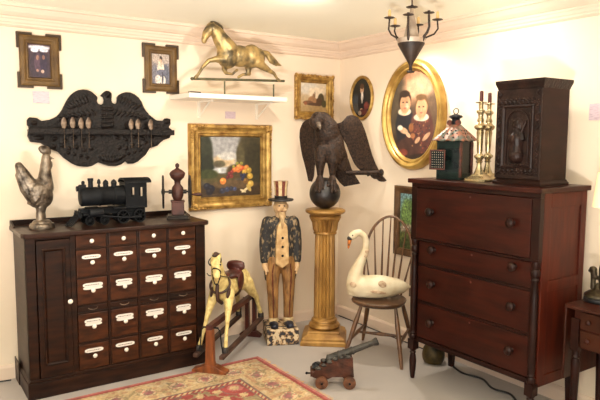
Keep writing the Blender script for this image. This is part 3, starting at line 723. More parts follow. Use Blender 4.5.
def resamp(pts, n):
    L = [0]
    for a, b in zip(pts, pts[1:]): L.append(L[-1] + math.hypot(b[0] - a[0], b[1] - a[1]))
    out = []
    for i in range(n):
        s = L[-1] * i / (n - 1); j = 0
        while j < len(L) - 2 and L[j + 1] < s: j += 1
        u = (s - L[j]) / max(1e-9, L[j + 1] - L[j]); out.append((pts[j][0] + (pts[j + 1][0] - pts[j][0]) * u, pts[j][1] + (pts[j + 1][1] - pts[j][1]) * u))
    return out
# right wing (viewer's right)
outer = resamp([(.15, 1.74), (.17, 1.785), (.21, 1.797), (.255, 1.78), (.29, 1.74), (.325, 1.66), (.355, 1.57), (.385, 1.48), (.42, 1.40), (.46, 1.33), (.51, 1.272)], 30)
inner = resamp([(.06, 1.72), (.09, 1.68), (.115, 1.65), (.145, 1.60), (.17, 1.56), (.19, 1.51), (.21, 1.465), (.235, 1.415), (.26, 1.38), (.29, 1.355), (.31, 1.33), (.33, 1.34), (.35, 1.305), (.37, 1.315), (.40, 1.282), (.42, 1.29), (.45, 1.262), (.49, 1.262)], 30)
wing('wing', outer, inner, lambda x, z: .05 + .12 * sm((x - .05) / .45) + .02 * math.sin(z * 6))
outer = resamp([(-.10, 1.77), (-.14, 1.765), (-.18, 1.73), (-.20, 1.68), (-.203, 1.62), (-.195, 1.55), (-.18, 1.47), (-.16, 1.40), (-.145, 1.34), (-.13, 1.27)], 20)
inner = resamp([(-.03, 1.72), (-.02, 1.66), (-.03, 1.6), (-.05, 1.54), (-.06, 1.48), (-.075, 1.42), (-.08, 1.36), (-.085, 1.3), (-.10, 1.265)], 20)
wing('wing', outer, inner, lambda x, z: .06 + .10 * sm((-x - .02) / .2))
# tail
A = resamp([(.03, 1.46), (.05, 1.38), (.09, 1.30), (.13, 1.25), (.16, 1.225)], 12); B = resamp([(.15, 1.52), (.19, 1.44), (.215, 1.37), (.25, 1.31), (.29, 1.25)], 12)
wing('tail', A, B, lambda x, z: .07 + .06 * sm((1.5 - z) / .3), .016)
m = MB(); m.tube([(.17, .09, Z(1.337)), (.25, .10, Z(1.338)), (.44, .12, Z(1.34))], [.017, .018, .02], 12); m.ell((.455, .12, Z(1.34)), (.022, .03, .03)); m.build('perch_rod', eaglem, t)

# ------------------------------------------------------------------ carved top-hatted statue
t = thing('carved_statue', 'painted wooden statue of a bearded man in striped top hat and flaking dark coat', 'statue', (-.822, -.318, 0), math.radians(-24))
m = MB(); m.rings([[V(x, y, z) for x, y in ((-.125, -.15), (.125, -.15), (.125, .15), (-.125, .15))] for z in (0, .125)]); m.build('base', basem, t, smooth=False, bevel=.008)
for s in (-1, 1):
    m = MB(); m.ell((s * .062, -.055, .145), (.034, .075, .026)); m.ell((s * .062, -.10, .142), (.03, .035, .022)); m.box(s * .062 - .03, s * .062 + .03, -.12, .02, .1255, .134); m.build('shoe', shoem, t, remesh=.006, it=2)
    m = MB(); m.lathe([(.036, .155), (.042, .165), (.040, .185), (.036, .19)], (s * .06, -.02, 0), 18); m.build('spat', creamp, t)
m = MB()
for s in (-1, 1):
    m.chain([((s * .06, -.015, .19), .039), ((s * .062, -.015, .32), .043), ((s * .065, -.01, .45), .05), ((s * .06, 0, .6), .062), ((s * .045, 0, .66), .066)])
m.ell((0, 0, .64), (.11, .075, .07))
m.build('trousers', trous, t, remesh=.008, it=3)
for s in (-1, 1):
    m = MB(); m.tube([(s * .062, -.060, .2), (s * .066, -.063, .33), (s * .072, -.066, .46), (s * .075, -.072, .56), (s * .066, -.079, .63)], [.007, .009, .010, .010, .008], 8, .5); m.build('trouser_stripe', redstripe, t)
m = MB()
m.ell((0, .005, .80), (.115, .078, .17)); m.ell((0, .01, .92), (.135, .072, .085)); m.ell((0, .01, .69), (.12, .08, .09))
for s in (-1, 1):
    m.chain([((s * .100, .01, .95), .050), ((s * .122, .01, .88), .043), ((s * .132, .005, .77), .040), ((s * .130, -.01, .65), .034)])
    m.chain([((s * .095, .02, .66), .042), ((s * .10, .02, .57), .036), ((s * .10, .02, .50), .028)])
m.build('coat', coatm, t, remesh=.008, it=3)
for s in (-1, 1):
    m = MB(); m.chain([((s * .128, -.02, .62), .024), ((s * .126, -.03, .59), .022)])
    for k in range(4): m.cap((s * .126, -.045 + k * .012, .585), (s * .120, -.052 + k * .013, .543 + (.006 if k in (0, 3) else 0)), .0085, .0065)
    m.cap((s * .122, -.045, .60), (s * .108, -.056, .572), .009, .007)
    m.build('hand', skinm, t, remesh=.004, it=1)
m = MB(); m.prism([(-.055, .635), (0, .60), (.055, .635), (.05, .78), (.04, .93), (0, .985), (-.04, .93), (-.05, .78)], -.092, -.03); m.ell((0, -.03, .78), (.055, .066, .16)); m.build('waistcoat', vestm, t, remesh=.007, it=2)
for z in (.70, .77, .84): MB().ell((0, -.103, z), (.010, .007, .010), seg=12, rg=8).build('button', iron, t)
m = MB(); m.cap((0, .01, .97), (0, .0, 1.03), .045, .042); m.ell((0, -.008, 1.075), (.053, .058, .068)); m.ell((0, -.066, 1.07), (.009, .012, .018)); m.ell((0, -.055, 1.10), (.036, .016, .008))
for s in (-1, 1): m.ell((s * .054, .0, 1.075), (.009, .014, .02)); m.ell((s * .026, -.052, 1.055), (.016, .012, .014))
m.build('head', skinm, t, remesh=.005, it=1)
for s in (-1, 1): MB().ell((s * .02, -.0625, 1.086), (.008, .004, .005), seg=10, rg=6).build('eye', blackm, t)
MB().ell((0, -.066, 1.043), (.013, .004, .0035), seg=10, rg=6).build('mouth', redstripe, t)
m = MB(); m.chain([((0, -.045, 1.022), .028), ((0, -.068, .99), .022), ((0, -.088, .94), .012), ((0, -.094, .915), .006)]); m.ell((0, .02, 1.07), (.058, .05, .07)); m.build('hair_and_beard', beardm, t, remesh=.005, it=1)
m = MB(); m.lathe([(.05, 1.125), (.092, 1.121), (.101, 1.127), (.098, 1.137), (.05, 1.14)], (0, -.005, 0), 32); o = m.build('hat_brim', blackm, t)
m = MB(); m.lathe([(.051, 1.13), (.0505, 1.16), (.052, 1.162)], (0, -.005, 0), 32); m.build('hat_band', blackm, t)
for k in range(12):
    m = MB(); R = []
    for z, r in ((1.158, .048), (1.22, .050), (1.276, .058)):
        R.append([V(r * math.cos(2 * PI * (k + q / 3) / 12), -.005 + r * math.sin(2 * PI * (k + q / 3) / 12), z) for q in range(4)] + [V(.01 * math.cos(2 * PI * (k + q / 3) / 12), -.005 + .01 * math.sin(2 * PI * (k + q / 3) / 12), z) for q in (3, 0)])
    m.rings(R); m.build('hat_stripe', redstripe if k % 2 else creamp, t, smooth=False)

# ------------------------------------------------------------------ rocking horse on its glider stand
hang = math.atan2(-.6606, -.7507)
t = thing('rocking_horse', 'yellow dappled rocking horse with red saddle on a wooden glider stand', 'rocking horse', (-1.30, -.395, 0), hang)
# local +x = heading, local +y = the horse's left (towards viewer's right)
W = .095
m = MB()
m.ell((.0, 0, .525), (.24, .068, .075)); m.ell((.17, 0, .54), (.09, .072, .095)); m.ell((-.17, 0, .53), (.12, .076, .09))
m.chain([((.2, 0, .57), .062), ((.26, 0, .655), .049), ((.285, 0, .73), .043), ((.30, 0, .765), .041)])
m.chain([((.30, 0, .765), .040), ((.34, .018, .735), .033), ((.374, .036, .69), .025), ((.384, .04, .678), .025)])
for s in (-1, 1):
    m.cap((.285, s * .025, .795), (.285, s * .03, .825), .012, .004); m.ell((.335 - s * .008, .012 + s * .024, .755), (.015, .010, .012))
    m.chain([((.19, s * .05, .51), .045), ((.25, s * .07, .42), .027), ((.29, s * .078, .34), .017), ((.33, s * .085, .26), .014), ((.37, s * W, .185), .016)])
    m.chain([((-.19, s * .05, .50), .055), ((-.25, s * .07, .42), .036), ((-.33, s * .08, .36), .023), ((-.36, s * .085, .29), .016), ((-.395, s * W, .213), .018)])
m.build('body', horsey, t, remesh=.009, it=3)
for s in (-1, 1):
    m = MB(); m.lathe([(.024, 0), (.023, .03), (.019, .035)], (.378, s * W, .148), 14); m.build('front_hoof', hoofm, t)
    m = MB(); m.lathe([(.024, 0), (.023, .03), (.019, .035)], (-.40, s * W, .176), 14); m.build('hind_hoof', hoofm, t)
    m = MB(); m.box(-.43, .45, s * W - .018, s * W + .018, -.014, .014, Matrix.Translation((0, 0, .148)) @ Matrix.Rotation(math.radians(2.0), 4, 'Y')); m.build('rail', railm, t, smooth=False, bevel=.006)
    MB().ell((.352 - s * .012, .016 + s * .033, .748), (.007, .006, .007), seg=10, rg=6).build('eye', blackm, t)
m = MB(); m.chain([((.30, 0, .81), .018), ((.26, 0, .79), .022), ((.225, 0, .72), .018), ((.17, 0, .65), .014)]); m.ell((.315, 0, .805), (.03, .02, .012)); m.build('mane', horse_dk, t, remesh=.006, it=1)
m = MB(); m.chain([((-.28, 0, .56), .02), ((-.34, 0, .53), .022), ((-.37, 0, .44), .018), ((-.38, 0, .36), .008)]); m.build('tail', horsey, t, remesh=.006, it=1)
m = MB(); m.ell((.0, 0, .605), (.11, .065, .03)); m.ell((-.085, 0, .65), (.024, .075, .045)); m.ell((-.09, 0, .67), (.03, .07, .024))
for s in (-1, 1): m.ell((.0, s * .072, .565), (.06, .014, .07))
m.build('saddle', leather, t, remesh=.006, it=2)
m = MB()
def loopring(cx, cz, ry, rz, tilt, r, n=28):
    pts = [(cx + rz * math.sin(a) * math.sin(tilt), ry * math.cos(a), cz + rz * math.sin(a) * math.cos(tilt)) for a in [2 * PI * k / n for k in range(n + 1)]]
    m.tube(pts, r, 8)
loopring(.225, .58, .072, .07, -.75, .009); loopring(0, .525, .074, .082, 0, .010)
m.tube([(.272, 0, .60), (.285, 0, .54), (.27, 0, .48), (.2, 0, .44)], .014, 8)
for s in (-1, 1): m.ell((.215, s * .062, .52), (.045, .014, .03), (0, .7, 0))
m.build('harness', horse_dk, t)
m = MB(); m.tube([(.365 + .02 * math.sin(q), .03 + .031 * math.cos(q), .705 + .026 * math.sin(q)) for q in [2 * PI * k / 20 for k in range(21)]], .004, 8); loopring(.318, .765, .044, .043, -.9, .004)
for s in (-1, 1): m.tube([(.38, s * .032, .69), (.31, s * .05, .66), (.2, s * .06, .63), (.08, s * .03, .63)], .0035, 6); m.tube([(.375, .036 + s * .028, .685), (.38, .036 + s * .022, .655), (.384, .036 + s * .012, .625), (.384, .036, .615)], .004, 6)
m.build('bridle', iron2, t)
# stand
m = MB(); m.rings([[V(x, y, z) for x, y in ((.39, -w), (.435, -w), (.435, w), (.39, w))] for z, w in ((.04, .045), (.09, .03), (.2, .027), (.29, .025), (.315, .025))])
m.build('front_post', standw, t, smooth=False, bevel=.005)
m = MB(); m.prism([(-.125, 0), (.125, 0), (.125, .02), (.09, .03), (.05, .05), (0, .058), (-.05, .05), (-.09, .03), (-.125, .02)], .375, .445, Matrix.Rotation(-PI / 2, 4, 'Z') @ Matrix.Scale(1, 4)); o = m.build('front_foot', standw, t, smooth=False, bevel=.004)
o.location = (0, 0, .0125)
m = MB(); m.box(-.45, -.41, -.045, -.015, .03, .33); m.box(-.45, -.41, .015, .045, .03, .33); m.build('rear_post', standr, t, smooth=False, bevel=.004)
m = MB(); m.prism([(-.09, 0), (.09, 0), (.09, .02), (.05, .045), (-.05, .045), (-.09, .02)], -.45, -.40, Matrix.Rotation(-PI / 2, 4, 'Z')); m.build('rear_foot', standr, t, smooth=False, bevel=.004)
MB().box(-.45, .435, -.022, .022, .312, .348).build('top_beam', standr, t, smooth=False, bevel=.006)
for x in (.40, -.40):
    m = MB()
    for s in (-1, 1): m.tube([(x, 0, .325), (x, s * .05, .322), (x, s * .068, .30), (x, s * .078, .2), (x, s * .088, .15)], .0045, 6)
    m.tube([(x, -.055, .322), (x, .055, .322)], .006, 6); m.build('swing_iron', iron2, t)

# ------------------------------------------------------------------ rug
def rugcol(X, Y):  # X metres from the fringed end, Y metres from the long edge
    L_, W_ = 2.3, 1.5
    e = min(X, Y, L_ - X, W_ - Y)
    n1 = noise.noise(V(X * 22, Y * 22, 1)); n2 = noise.noise(V(X * 60, Y * 60, 2))
    red = (146, 66, 62); rose = (170, 106, 98); beige = (186, 160, 120); olive = (144, 126, 94); navy = (112, 92, 86); cream = (200, 178, 144)
    if e < .02: c = rose
    elif e < .045: c = red
    elif e < .06: c = olive if (int((X + Y) * 60) % 2) else beige
    elif e < .30:
        # flowers run along the border
        s = X if (Y < W_ / 2 and Y < X) or (W_ - Y < X and Y > W_ / 2) else Y
        q = (e - .18) / .09; w = math.sin(s * PI / .17)
        d = math.hypot(((s / .2) % 1 - .5) * 2.1, q * .95) + n1 * .25 + n2 * .15
        c = beige
        if d < .22: c = (150, 96, 96)
        elif d < .36: c = (134, 116, 96)
        elif d < .55: c = rose if n2 > .1 else cream
        elif d < .66: c = olive
        elif abs(q - .8 * w + n1 * .5) < .14 and n2 > -.2: c = olive
        elif n1 > .2: c = (162, 126, 96)
        elif n1 < -.28: c = cream
    elif e < .315: c = navy
    elif e < .34: c = beige if (int((X - Y) * 50) % 2) else red
    elif e < .35: c = navy
    else:
        u = X - .35; v = Y - .35
        a = math.sin(u * 26) * math.sin(v * 26); b = math.sin(u * 13 + 1) + math.sin(v * 17 + u * 4)
        b += n1 * .5; a += n2 * .25
        c = red
        if abs(a) > .72: c = beige
        elif abs(b) < .16: c = olive
        elif a * b > .55: c = rose
        elif abs(b - 1.1) < .14: c = navy
        if abs(abs(u * 1.3 - .9) + abs(v - .4) - .42) < .035: c = cream
    k = 1 + .16 * n2 + .14 * n1 + .12 * noise.noise(V(X * 6, Y * 6, 9))
    return [max(0, min(255, x * k)) for x in c]
nu, nv = 300, 200
vs = []; fs = []; cols_ = []
for j in range(nv + 1):
    for i in range(nu + 1):
        X = 2.3 * i / nu; Y = 1.5 * j / nv
        vs.append((-1.19 - X, -.588 - Y, .009 + .0015 * noise.noise(V(X * 3, Y * 3, 0)))); cols_.append(lin(rugcol(X, Y)))
for j in range(nv):
    for i in range(nu):
        a = j * (nu + 1) + i; fs.append((a, a + nu + 1, a + nu + 2, a + 1))
me = bpy.data.meshes.new('pile'); me.from_pydata(vs, [], fs)
at = me.attributes.new('pigment', 'FLOAT_COLOR', 'POINT')
for i, c in enumerate(cols_): at.data[i].color = c
me.materials.append(rugm)
t = thing('rug', 'worn red and beige oriental rug with short fringe in the foreground', 'rug', (0, 0, 0))
o = bpy.data.objects.new('pile', me); COL.objects.link(o); o.parent = t
q = o.modifiers.new('t', 'SOLIDIFY'); q.thickness = .007; q.offset = -1
m = MB(); rr = random.Random(3)
for k in range(170):
    y = -.592 - 1.49 * k / 169
    l = rr.uniform(.02, .05); a = rr.uniform(-.012, .012)
    m.tube([(-1.192, y, .005), (-1.192 + l * .6, y + a, .003), (-1.192 + l, y + a * 2, .0025)], [.0022, .002, .0015], 5)
m.build('fringe', fringem, t)

# ------------------------------------------------------------------ toy cannon
t = thing('model_cannon', 'small ship cannon model on a stepped wooden carriage, on the floor', 'model cannon', (-1.005, -1.275, 0), FA)
cu = .0062
def cp(x, y): return ((x - 335) * cu, (388 - y) * cu)
steps = [(311, 377), (311, 372), (314, 372), (314, 368.5), (320, 368.5), (320, 365), (326, 365), (326, 361.5), (332, 361.5), (332, 358.5), (338, 358.5), (338, 356.5), (353, 356), (354.5, 377), (347, 379), (342, 377), (332, 377), (328, 379), (318, 380)]
for y0 in (-.055, .035): MB().prism([cp(*p) for p in steps], y0, y0 + .02).build('carriage_cheek', cannonw, t, smooth=False, bevel=.002)
m = MB(); a = cp(316, 378); b = cp(351, 369); m.box(a[0], b[0], -.035, .035, a[1], b[1]); a = cp(309, 377); b = cp(314, 371); m.box(a[0], b[0], -.05, .05, a[1], b[1]); m.build('carriage_bed', cannonw, t, smooth=False, bevel=.003)
m = MB(); a = cp(308, 376); m.tube([(a[0] - .015, 0, a[1]), (a[0] + .01, 0, a[1])], .006, 8); m.ell((a[0] - .018, 0, a[1]), .009)
b = cp(314.5, 366); m.rings([[V(b[0] + x * s, y * s, b[1] - .02 + z) for x, y in ((-.025, -.03), (.025, -.03), (.025, .03), (-.025, .03))] for z, s in ((0, 1), (.014, .8), (.034, .12))])
m.build('quoin_block', iron2, t, smooth=False)
m = MB()
for px, py in ((317, 368.5), (323, 365), (329, 361.5), (335, 358.5), (341, 356.4), (348, 356)):
    q = cp(px, py)
    for y0 in (-.047, .045): m.ell((q[0], y0, q[1] + .003), (.021, .015, .012), seg=12, rg=6)
m.build('iron_strap', cannonm, t)
p0 = V(cp(322, 364)[0], 0, cp(322, 364)[1] + .004); p1 = V(cp(380, 340.5)[0], 0, cp(380, 340.5)[1]); D = (p1 - p0).normalized(); ln = (p1 - p0).length
prof = [(0.0, .008), (.012, .01), (.02, .006), (.03, .018), (.038, .031), (.046, .033), (.05, .030), (.11, .0285), (.115, .032), (.122, .0315), (.127, .0275), (.2, .024), (.205, .027), (.212, .0265), (.217, .022), (ln - .04, .0185), (ln - .03, .022), (ln - .015, .026), (ln - .008, .027), (ln - .004, .023), (ln, .023)]
m = MB(); m.tube([p0 + D * s for s, r in prof], [r for s, r in prof], 24); q = p0 + D * .15; m.tube([q + V(0, -.06, 0), q + V(0, .06, 0)], .010, 10); m.build('barrel', cannonm, t)
for y in (-.08, .08):
    for px in (320.5, 349.5):
        x = cp(px, 0)[0]; m = MB(); m.lathe([(.008, -.018), (.012, -.013), (.034, -.010), (.041, -.009), (.041, .010), (.034, .011), (.012, .013), (.008, .018)], (x, y, .041), 26, Matrix.Rotation(PI / 2, 4, 'X')); m.build('wheel', cannonwh, t)
m = MB()
for px in (320.5, 349.5):
    x = cp(px, 0)[0]; m.tube([(x, -.1, .041), (x, .1, .041)], .008, 10)
m.build('axle', iron2, t)

# ------------------------------------------------------------------ windsor chair
ca = math.radians(216.9)
t = thing('windsor_chair', 'brown bow-back windsor chair with the white swan on its seat', 'chair', (-.37, -1.015, 0), ca)
# local +x = front, local +y = towards viewer's right
SH = .43
m = MB(); R = []
def seatpt(a):
    x = .20 * math.cos(a); y = .20 * math.sin(a)
    if x > 0: x = .20 * math.copysign(abs(math.cos(a)) ** .7, math.cos(a))
    return x + .012, y - .018
for z, s, in ((SH - .038, .86), (SH - .018, .985), (SH - .006, 1), (SH, .985), (SH + .001, .9), (SH - .004, .7), (SH - .008, .3)):
    R.append([V(seatpt(2 * PI * k / 40)[0] * s, seatpt(2 * PI * k / 40)[1] * s, z) for k in range(40)])
m.rings(R); m.build('seat', seatw, t)
tops = {}; feet = {}
for sx in (1, -1):
    for sy in (1, -1):
        a = V(sx * .125, sy * .125, SH - .03); b = V(sx * .262, sy * .20 - (.03 if sx > 0 and sy < 0 else 0), .0)
        P = [a.lerp(b, q) for q in (0, .08, .3, .5, .62, .66, .7, .85, 1)]
        MB().tube(P, [.011, .013, .018, .017, .015, .0175, .015, .015, .010], 12).build('leg', chairw, t); tops[sx, sy] = a; feet[sx, sy] = b
for sy in (1, -1):
    a = tops[1, sy].lerp(feet[1, sy], .62); b = tops[-1, sy].lerp(feet[-1, sy], .62)
    MB().tube([a.lerp(b, q) for q in (0, .25, .5, .75, 1)], [.008, .010, .015, .010, .008], 10).build('stretcher', chairw, t)
a = tops[1, 1].lerp(feet[1, 1], .62).lerp(tops[-1, 1].lerp(feet[-1, 1], .62), .5); b = V(a.x, -a.y, a.z)
MB().tube([a.lerp(b, q) for q in (0, .25, .5, .75, 1)], [.008, .010, .014, .010, .008], 10).build('stretcher', chairw, t)
BH = .585
def bow(a): # a 0..pi
    y = .185 * math.cos(a); z = BH * (math.sin(a) ** .62)
    return V(-.155 - .13 * z / BH - .02 * math.sin(a), y * (1 + .10 * math.sin(a * 2) ** 2), SH - .01 + z)
m = MB(); m.tube([bow(PI * k / 40) for k in range(41)], .0105, 10); m.build('bow', chairw, t)
for k in range(7):
    u = (k - 3) / 3.0; y = .155 * u
    a0 = math.acos(max(-1, min(1, y * 1.12 / .185))); top = bow(a0)
    bot = V(-.165 + .02 * abs(u), .115 * u, SH - .012)
    MB().tube([bot.lerp(top, q) for q in (0, .3, .6, 1)], [.006, .0085, .006, .005], 8).build('spindle', chairw, t)

# ------------------------------------------------------------------ swan
sw = thing('swan_decoy', 'white painted wooden swan with orange beak sitting on the windsor chair', 'swan decoy', (-.37, -1.0, SH), FA)
m = MB()
m.ell((-.04, 0, .085), (.2, .085, .085)); m.ell((-.14, 0, .085), (.12, .08, .085)); m.ell((.06, 0, .09), (.15, .075, .065), (0, .1, 0))
m.cap((.12, 0, .10), (.235, 0, .078), .04, .006); m.ell((.0, 0, .125), (.13, .06, .04), (0, .12, 0))
m.chain([((-.19, 0, .11), .072), ((-.19, 0, .17), .055), ((-.168, 0, .24), .04), ((-.135, 0, .31), .031), ((-.118, 0, .37), .027), ((-.115, 0, .42), .025), ((-.13, 0, .465), .024), ((-.165, 0, .49), .025), ((-.2, 0, .482), .027), ((-.222, -.005, .462), .027)])
m.ell((-.215, -.004, .466), (.038, .028, .03), (0, -.6, 0))
m.ell((-.06, 0, .03), (.19, .072, .03)); m.ell((-.04, 0, .06), (.2, .085, .06))
m.build('body', swanm, sw, remesh=.007, it=3)
m = MB(); m.chain([((-.236, -.006, .445), .018), ((-.242, -.008, .41), .013), ((-.246, -.01, .375), .007)]); m.build('beak', beakm, sw, remesh=.004, it=1)
m = MB(); m.ell((-.236, -.006, .448), (.022, .024, .018), (0, -.5, 0)); m.ell((-.243, -.012, .40), (.006, .014, .010)); m.build('face_mark', blackm, sw)
m = MB(); 
for s in (-1, 1): m.ell((-.218, -.004 + s * .026, .472), (.006, .004, .006), seg=10, rg=6)
m.build('eye', blackm, sw)
m = MB(); m.ell((-.112, -.02, .35), (.018, .012, .016)); m.ell((-.12, -.022, .318), (.016, .014, .012)); m.build('neck_crack', swanpatch, sw)
for c, r, rot in (((.0, -.078, .118), (.032, .008, .026), .5), ((-.21, -.062, .11), (.03, .014, .02), .4), ((-.03, -.084, .06), (.06, .006, .014), .1)):
    MB().ell(c, r, (0, rot, 0), 14, 8).build('bare_patch', swanpatch, sw)

# ------------------------------------------------------------------ dresser
DX, DT = -.52, 1.35
DY0, DY1 = -1.45, -2.405
t = thing('chest_of_drawers', 'tall dark mahogany chest of four drawers against the right wall', 'chest of drawers', (-.27, (DY0 + DY1) / 2, 0))
ox, oy = -.27, (DY0 + DY1) / 2
XX = lambda x: x - ox
YY = lambda y: y - oy
MB().box(XX(DX - .02), XX(-.07), YY(DY1 - .015), YY(DY0 + .02), DT - .028, DT).build('top', mahog, t, smooth=False, bevel=.004)
m = MB()
m.box(XX(DX + .035), XX(DX + .06), YY(DY1 + .03), YY(DY0 - .03), .27, DT - .028)     # inner front
m.box(XX(DX), XX(DX + .035), YY(DY1 + .001), YY(DY0 - .001), .95, .962); m.box(XX(DX), XX(DX + .035), YY(DY1 + .001), YY(DY0 - .001), 1.296, DT - .028)
m.box(XX(DX), XX(DX + .036), YY(DY1 + .001), YY(DY1 + .05), .962, 1.296); m.box(XX(DX), XX(DX + .036), YY(DY0 - .05), YY(DY0 - .001), .962, 1.296)
for z in (.78, .53): m.box(XX(DX + .028), XX(DX + .036), YY(DY1 + .055), YY(DY0 - .055), z, z + .014)
m.box(XX(DX + .02), XX(DX + .06), YY(DY1 + .05), YY(DY0 - .05), .262, .292)
m.build('face_frame', mahog_d, t, smooth=False, bevel=.002)
m = MB()
for y0, y1 in ((DY1, DY1 + .03), (DY0 - .03, DY0)):
    s = 1 if y0 == DY1 else -1
    m.box(XX(DX + .035), XX(DX + .1), YY(y0), YY(y1), .25, DT - .028); m.box(XX(-.135), XX(-.085), YY(y0), YY(y1), .25, DT - .028)
    a, b = (y0 + .008, y1) if s == 1 else (y0, y1 - .008)
    m.box(XX(DX + .1), XX(-.135), YY(a), YY(b), .25, DT - .028)
    for z in (.25, .78, 1.24): m.box(XX(DX + .1), XX(-.135), YY(y0), YY(y1), z, z + .06 if z != 1.24 else 1.32)
m.box(XX(-.10), XX(-.085), YY(DY1 + .03), YY(DY0 - .03), .25, DT - .028)
m.build('side_panel', mahog_s, t, smooth=False, bevel=.002)
drw = [(.962, 1.296, -.004), (.794, .946, .026), (.544, .78, .026), (.292, .53, .026)]
kz_ = [1.148, .90, .675, .42]
XMn = Matrix.Rotation(-PI / 2, 4, 'Y')
for (za, zb, dx), kz__ in zip(drw, kz_):
    x0 = XX(DX + dx); ya = YY(DY1 + .052); yb = YY(DY0 - .052)
    d = MB().box(x0, x0 + .03, ya, yb, za + .004, zb - .004).build('drawer', mahog, t, smooth=False, bevel=.003)
    for y in (-1.635, -2.24):
        MB().lathe([(.018, 0), (.012, .008), (.014, .014), (.024, .02), (.027, .031), (.022, .04), (.009, .045), (.001, .046)], (x0, YY(y), kz__), 20, XMn).build('knob', mahog_d, d)
    MB().lathe([(.006, -.001), (.007, .002), (.003, .003)], (x0, YY(-1.94), zb - .03), 10, XMn).build('keyhole', tinred, d)
for y in (DY1 + .025, DY0 - .025):
    m = MB(); m.lathe([(.02, .27), (.024, .28), (.024, .3), (.018, .31), (.023, .32), (.018, .33), (.02, .345), (.023, .5), (.024, .62), (.022, .76), (.018, .84), (.024, .85), (.018, .862), (.025, .872), (.025, .9), (.019, .91), (.025, .92), (.024, .95)], (XX(DX + .018), YY(y), 0), 20)
    m.build('column', mahog_d, t)
    m = MB(); m.lathe([(.012, 0), (.015, .01), (.021, .06), (.024, .12), (.02, .16), (.016, .17), (.022, .18), (.016, .19), (.024, .2), (.026, .21)], (XX(DX + .022), YY(y), 0), 20); m.box(XX(DX - .004), XX(DX + .048), YY(y) - .025, YY(y) + .025, .205, .272)
    m.build('front_leg', mahog_d, t)
    m = MB(); m.rings([[V(XX(-.115) + x * s, YY(y) + yy * s, z) for x, yy in ((-.025, -.025), (.025, -.025), (.025, .025), (-.025, .025))] for z, s in ((0, .6), (.25, 1))]); m.build('rear_leg', mahog_d, t, smooth=False)

# pot and cables on the floor
o = MB().lathe([(.045, 0), (.065, .006), (.078, .03), (.082, .06), (.076, .1), (.06, .13), (.05, .14), (.052, .155), (.058, .165), (.054, .166), (.046, .15), (.03, .14), (.005, .138)], (0, 0, 0), 32).build('metal_pot', potm)
o.location = (-.17, -1.355, .0); tag(o, 'mottled brassy pot on the floor by the left side of the mahogany chest', 'pot')
def cable(name, label, pts, r=.004, m_=plasticm):
    P = [Vector(p) for p in pts]; out = []
    for i in range(len(P) - 1):
        a = P[max(0, i - 1)]; b = P[i]; c = P[i + 1]; d = P[min(len(P) - 1, i + 2)]
        for k in range(6):
            u = k / 6; out.append(.5 * ((2 * b) + (c - a) * u + (2 * a - 5 * b + 4 * c - d) * u * u + (3 * b - a - 3 * c + d) * u ** 3))
    out.append(P[-1]); return tag(MB().tube(out, r, 8).build(name, m_), label, 'cable')
cable('power_cable', 'dark cable on the floor along the wall left of the cabinet', [(-3.3, -.035, .005), (-3.0, -.03, .005), (-2.86, -.035, .005), (-2.76, -.05, .005)], .005)
cable('power_cable', 'black wavy cable on the floor underneath the mahogany chest', [(-.12, -1.50, .005), (-.16, -1.62, .005), (-.13, -1.76, .005), (-.2, -1.9, .005), (-.18, -2.02, .005), (-.26, -2.15, .005), (-.24, -2.26, .005)], .007)
o = MB().box(-.03, .03, -.07, .07, 0, .035).build('power_strip', plasticm, smooth=False, bevel=.006); o.location = (-.30, -2.30, 0); o.rotation_euler = (0, 0, .25); tag(o, 'black power strip on the floor under the right end of the chest', 'power strip')
cable('power_cable', 'thin strip added for the dark gap along the right wall behind the windsor chair', [(-.03, -.06, .004), (-.03, -.4, .004), (-.035, -.8, .004), (-.03, -1.15, .004)], .004)  # added dark strip drawing the gap where floor meets baseboard
cable('power_cable', 'thin curved cable on the floor between chest and drop-leaf table', [(-.27, -2.42, .004), (-.2, -2.47, .004), (-.16, -2.56, .004), (-.2, -2.66, .004), (-.3, -2.72, .004)], .004)

# ------------------------------------------------------------------ lantern
def onp(x, y, rz=0, z=DT): return (x, y, z)
t = thing('tin_lantern', 'dark green tin candle lantern with pierced copper roof on the chest', 'lantern', (-.32, -1.63, DT), math.radians(-75))
a = .078
m = MB()
for sx in (-1, 1):
    for sy in (-1, 1): m.box(sx * a - .007, sx * a + .007, sy * a - .007, sy * a + .007, .012, .25)
m.box(-a - .006, a + .006, -a - .006, a + .006, 0, .014); m.box(-a - .006, a + .006, -a - .006, a + .006, .24, .252)
m.box(-a, a, -a - .002, -a + .004, .014, .05); m.box(-a, a, -a - .002, -a + .004, .2, .24); m.box(a - .004, a + .002, -a, a, .014, .04)
m.build('body', greenm, t, smooth=False, bevel=.002)
m = MB(); m.box(-a, a, -a + .001, -a + .003, .05, .2); m.box(a - .003, a - .001, -a, a, .04, .24); m.box(-a + .001, -a + .003, -a, a, .014, .24); m.box(-a, a, a - .003, a - .001, .014, .24); m.build('pane', glassm, t, smooth=False)
m = MB(); rg = []
A4 = [(-1, -1), (1, -1), (1, 1), (-1, 1)]
def sqr(r, z, n=6):
    out = []
    for k in range(4):
        p, q = A4[k], A4[(k + 1) % 4]
        for i in range(n):
            u = i / n; x = p[0] + (q[0] - p[0]) * u; y = p[1] + (q[1] - p[1]) * u
            out.append(V(x * r, y * r, z + (.008 * abs(math.sin(u * PI * 3)) if r > .1 else 0)))
    return out
m.rings([sqr(.112, .243), sqr(.108, .252), sqr(.03, .345), sqr(.026, .35)]); m.build('roof', copperm, t, smooth=False)
hole_m = mat('dark_hole', (26, 20, 20), rough=.7)
